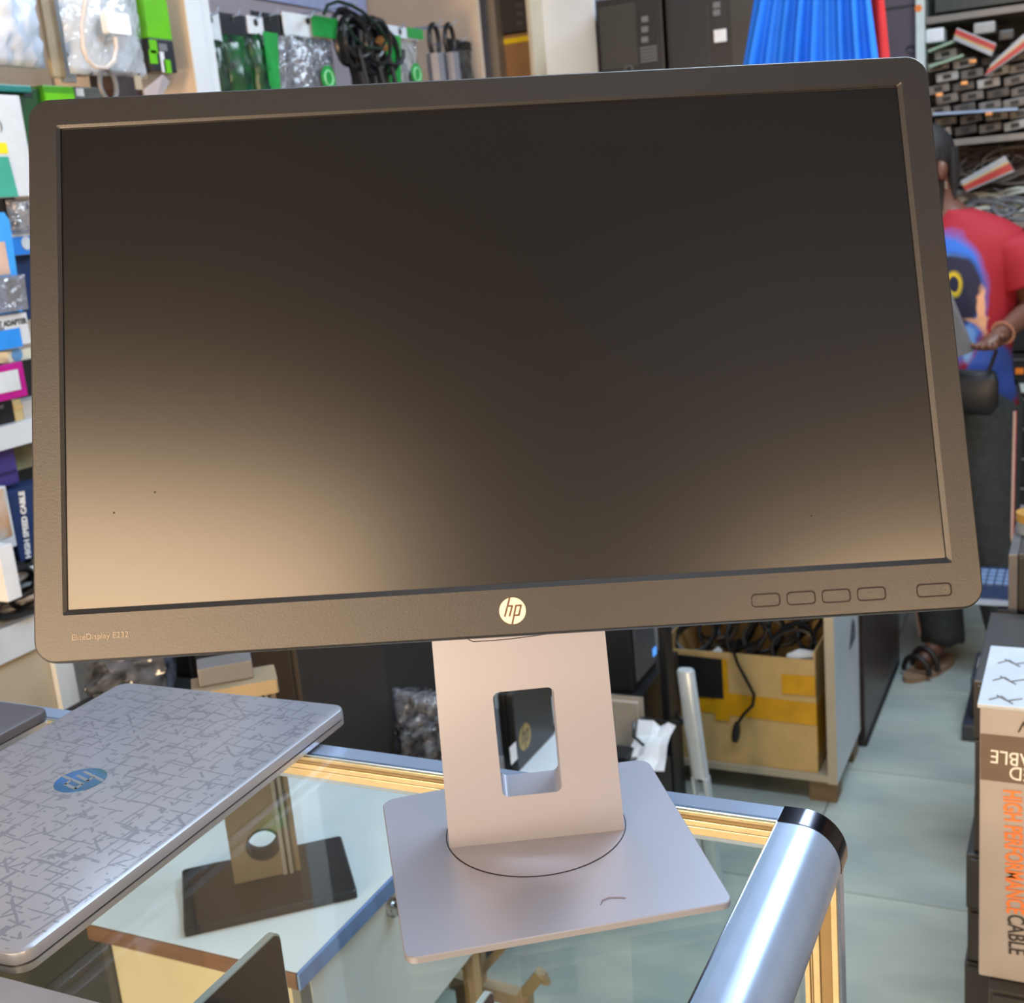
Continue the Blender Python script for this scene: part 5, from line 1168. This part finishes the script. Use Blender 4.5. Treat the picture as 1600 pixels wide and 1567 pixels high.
# what the person holds
LpL = pts['Lpalm'][0]; LpR = pts['Rpalm'][0]; mid = (LpL + LpR) / 2
Kc = at(1521, 549, y=3.60); Uh = (Vector((0, 0, 1)) - SX * .38 + FX * .1).normalized(); Rh = (SX - Uh * SX.dot(Uh)).normalized()
Mh = frame(Kc - Rh * .15 + Uh * .10, Rh, Uh); mid = at(1512, 560, y=3.66)
t = thing('laptop', 'thin grey laptop held in the hands of the person in the red t-shirt', 'laptop', Kc)
mesh('lid', G(Mh).loft([L(rr(.30, .20, .008), .004), L(rr(.30, .20, .008), .010)]), mat('held_grey', S(128, 130, 136), .35, .4), t)
mesh('body', G(Mh).loft([L(rr(.30, .20, .008), -.010), L(rr(.30, .20, .008), .003)]), mid_grey, t)
t = thing('pouch', 'black pouch held under the grey laptop against the jeans', 'pouch', mid + Vector((0, 0, -.14)))
mesh('body', G().loft([ering(mid + FX * .02 - SX * .02 + Vector((0, 0, z)), FX, SX, rf, rs, 20) for z, rf, rs in ((-.155, .02, .10), (-.13, .035, .12), (-.06, .035, .12), (-.03, .012, .11))]), matt_black, t, smooth=2)
mesh('strap', G().tube([mid + SX * .06 + Vector((0, 0, -.04)), mid + SX * .07 + FX * -.03 + Vector((0, 0, .02))], .006, 6), matt_black, t)

# ---------------- stacked desktop computers on the right
def sff(x0, x1, y0, d, ztop, n, h, pre, group, gap=.0015, jit=()):
    z = ztop
    for k in range(n):
        off = jit[k] if k < len(jit) else 0
        t = thing('computer', pre % ('topmost', 'second', 'third', 'fourth', 'fifth', 'sixth', 'seventh', 'lowest')[k if k < n - 1 else 7], 'computer', ((x0 + x1) / 2, y0 + d / 2, z - h), group)
        mesh('case', G().box(x0 + off, x1 + off, y0 + .006 - abs(off), y0 + d, z - h + gap, z), dark_grey, t, bevel=.0025)
        mesh('front_panel', G().box(x0 + off + .006, x1 + off - .006, y0 - abs(off), y0 + .0055 - abs(off), z - h + .006, z - .005), mat('sff_front', S(46, 44, 44), .4), t, bevel=.0015)
        mesh('drive_slot', G().box(x1 + off - .17, x1 + off - .04, y0 - abs(off) - .0012, y0 - abs(off) - .0002, z - .028, z - .018), matt_black, t)
        z -= h
        if z < h * .5: break
q = at(1521, 1066, y=1.885)
sff(q.x, q.x + .34, 1.885, .33, q.z, 8, q.z / 8, '%s small black desktop in the stack beside the aisle, under the tan computer', None, jit=(0, .002, .001, -.010, -.008, -.012, -.010, -.012))
# nearer stack carrying the cable carton
bt_ = at(1545, 1527, y=1.50); tp_ = at(1531, 1106, y=1.50)
q = Vector((tp_.x, 1.50, bt_.z))
sff(q.x + .014, q.x + .35, 1.47, .34, q.z, 5, q.z / 5, '%s black desktop in the nearest stack, under the cable carton', None)
# the high performance cable carton
cx0, cx1 = tp_.x + .000, tp_.x + .26
pk = thing('carton', 'pinkish carton with orange lettering HIGH PERFORMANCE CABLE at the right edge', 'carton', ((cx0 + cx1) / 2, 1.60, bt_.z + .001))
zb, ztp = bt_.z + .001, tp_.z
pinkc = mat('pink_card', S(166, 160, 160), .6, var=.04, scale=16)
mesh('body', G().box(cx0, cx1, 1.50, 1.70, zb, ztp), pinkc, pk, bevel=.003)
z1_, z2_ = at(1570, 1150, y=1.499).z, at(1570, 1222, y=1.499).z
mesh('brown_band', G().box(cx0 + .001, cx1, 1.4988, 1.4998, z2_, z1_), mat('brown_print', S(104, 88, 78), .6), pk)
wf = mat('white_flap', S(182, 190, 200), .5, bump=.4, scale=20)
mesh('top_flap', G().box(cx0 - .003, cx1, 1.498, 1.703, ztp + .0005, ztp + .006), wf, pk, bevel=.002)
for (px, py) in ((1575, 1062), (1570, 1092), (1582, 1035)):
    q = at(px, py, z=ztp + .0068); g = G()
    g.tube([(q.x - .018, q.y - .006, ztp + .0068), (q.x - .004, q.y + .008, ztp + .0068), (q.x + .004, q.y - .004, ztp + .0068), (q.x + .020, q.y + .006, ztp + .0068)], .0009, 4).tube([(q.x - .010, q.y + .010, ztp + .0068), (q.x + .010, q.y - .012, ztp + .0068)], .0009, 4)
    mesh('pencil_mark', g, mat('pencil', S(120, 124, 130), .6), pk)
orange = mat('orange_print', S(232, 128, 62), .5)
def lz(px, py): q = at(px, py, y=1.4985); return q
A = lz(1579, 1236); B = lz(1584, 1420)
dn = (B - A).normalized()
def vtext(s, p, q_, hgt, m, sx):
    A, B = lz(*p), lz(*q_); dn = (B - A); ln = dn.length; o = text('lettering', s, hgt, m, pk, frame(A, dn, (dn.z * -1, 0, dn.x)), align='LEFT', sx=1, bold=.0004)
    w = max((Vector(v.co) - Vector(o.data.vertices[0].co)).length for v in o.data.vertices)
    return o, ln, w
def fit(s, p, q_, hgt, m, bold=.0004):
    A, B = lz(*p), lz(*q_); dn = B - A
    o, ln, w = vtext(s, p, q_, hgt, m, 1); bpy.data.objects.remove(o)
    return text('lettering', s, hgt, m, pk, frame(A, dn, (-dn.z, 0, dn.x)), align='LEFT', sx=ln / w, bold=bold)
fit('HIGH PERFORMANCE', (1580, 1234), (1585, 1421), .030, orange, .0006)
fit('CABLE', (1586, 1429), (1588, 1485), .030, ink_dark, .0003)
# upside-down words on the brown band
for s, px, py, h in (('ABLE', 1547, 1180, .026), ('ED', 1576, 1206, .026)):
    q = lz(px, py)
    text('lettering', s, h, ink_white, pk, frame(q, (-1, 0, .03), (0, 0, -1)), align='RIGHT', sx=.85)
text('lettering', 'V', .022, ink_dark, pk, frame((lz(1599, 1135).x, 1.4985, lz(1599, 1135).z), (-1, 0, 0), (0, 0, -1)))
# taller grey computers behind the carton
q = at(1576, 866, y=2.25); q2 = at(1576, 1000, y=2.25)
h_ = q.z - at(1578, 960, y=2.25).z
zq = q.z; k = 0
while zq > .06 and k < 8:
    nm = ('topmost', 'second', 'third', 'fourth', 'fifth', 'sixth', 'seventh', 'lowest')[k]; h2 = min(h_, zq)
    t = thing('computer', '%s grey-edged desktop computer in the stack at the right edge, behind the carton' % nm, 'computer', (q.x + .17, 2.42, zq - h2))
    mesh('case', G().box(q.x + .016, q.x + .35, 2.256, 2.60, zq - h2 + .002, zq), dark_grey, t, bevel=.002)
    mesh('front_edge', G().box(q.x, q.x + .0155, 2.25, 2.60, zq - h2 + .002, zq), mat('edge_grey', S(96, 94, 96), .4, .2), t, bevel=.002)
    mesh('front_panel', G().box(q.x + .018, q.x + .345, 2.250, 2.2555, zq - h2 + .006, zq - .006), matt_black, t, bevel=.001)
    zq -= h2; k += 1
jx = at(1597, 806, y=2.40)
t = thing('jar', 'small jar with gold lid on top of the grey-edged computer stack', 'jar', (jx.x + .02, 2.40, q.z))
mesh('body', G().cyl((jx.x + .025, 2.40, q.z + .0005), (0, 0, 1), .034, .022, 24), mat('jar_glass', S(150, 160, 170), .1, .2), t, smooth=True)
mesh('lid', G().cyl((jx.x + .025, 2.40, q.z + .0235), (0, 0, 1), .036, .016, 24), mat('gold_lid', S(206, 160, 80), .3, .4), t, smooth=True)
# keyboard and small dark things between the stack and the person
kb = at(1556, 905, y=3.05); kf = at(1556, 945, y=2.85)
zk = at(1556, 925, y=2.85).z
t = thing('laptop', 'dark blue open laptop keyboard lying behind the grey-edged computer stack', 'laptop', (kb.x, 2.95, zk))
xk0, xk1 = at(1533, 930, y=2.85).x - .06, at(1575, 930, y=2.85).x + .02
mesh('body', G().box(xk0, xk1, 2.80, 3.04, zk - .018, zk), mat('kb_body', S(44, 56, 84), .3, .2), t, bevel=.003)
for j in range(4):
    for i in range(8): mesh('key', G().box(xk0 + .012 + i * .0185, xk0 + .027 + i * .0185, 2.90 + j * .030, 2.924 + j * .030, zk + .0003, zk + .003), mat('key_blue', S(104, 126, 158), .35), t)
mesh('front_lip', G().box(xk0, xk1, 2.795, 2.7995, zk - .014, zk - .002), alu, t)
t = thing('table', 'black low table under the dark blue laptop keyboard', 'table', (kb.x, 2.95, 0))
mesh('table_top', G().box(xk0 + .10, xk1 + .25, 2.78, 3.10, zk - .045, zk - .0185), matt_black, t)
for x in (xk0 + .14, xk1 + .2):
    for y in (2.80, 3.06): mesh('leg', G().box(x, x + .03, y, y + .03, 0, zk - .045), matt_black, t)
# small machine on the floor by the foot
a, bb2, z0, z1 = ry(1502, 1545, 1000, 1062, 3.35)
t = thing('machine', 'small dark device with a cream top piece on the floor beside the sandal', 'device', ((a + bb2) / 2, 3.4, 0))
mesh('base', G().box(a, bb2, 3.35, 3.62, 0, .05), mat('blue_grey', S(52, 56, 68), .4), t, bevel=.008)
mesh('body', G().box(a + .02, bb2, 3.40, 3.60, .0505, .15), matt_black, t, bevel=.006)
mesh('cover', G().box(a + .02, bb2, 3.39, 3.60, .151, .175), mat('blue_grey', S(52, 56, 68), .4), t, bevel=.006)
mesh('top_piece', G().box(a + .035, bb2 - .0, 3.42, 3.50, .1755, .20), mat('cream_plastic', S(222, 212, 190), .5), t, bevel=.004)
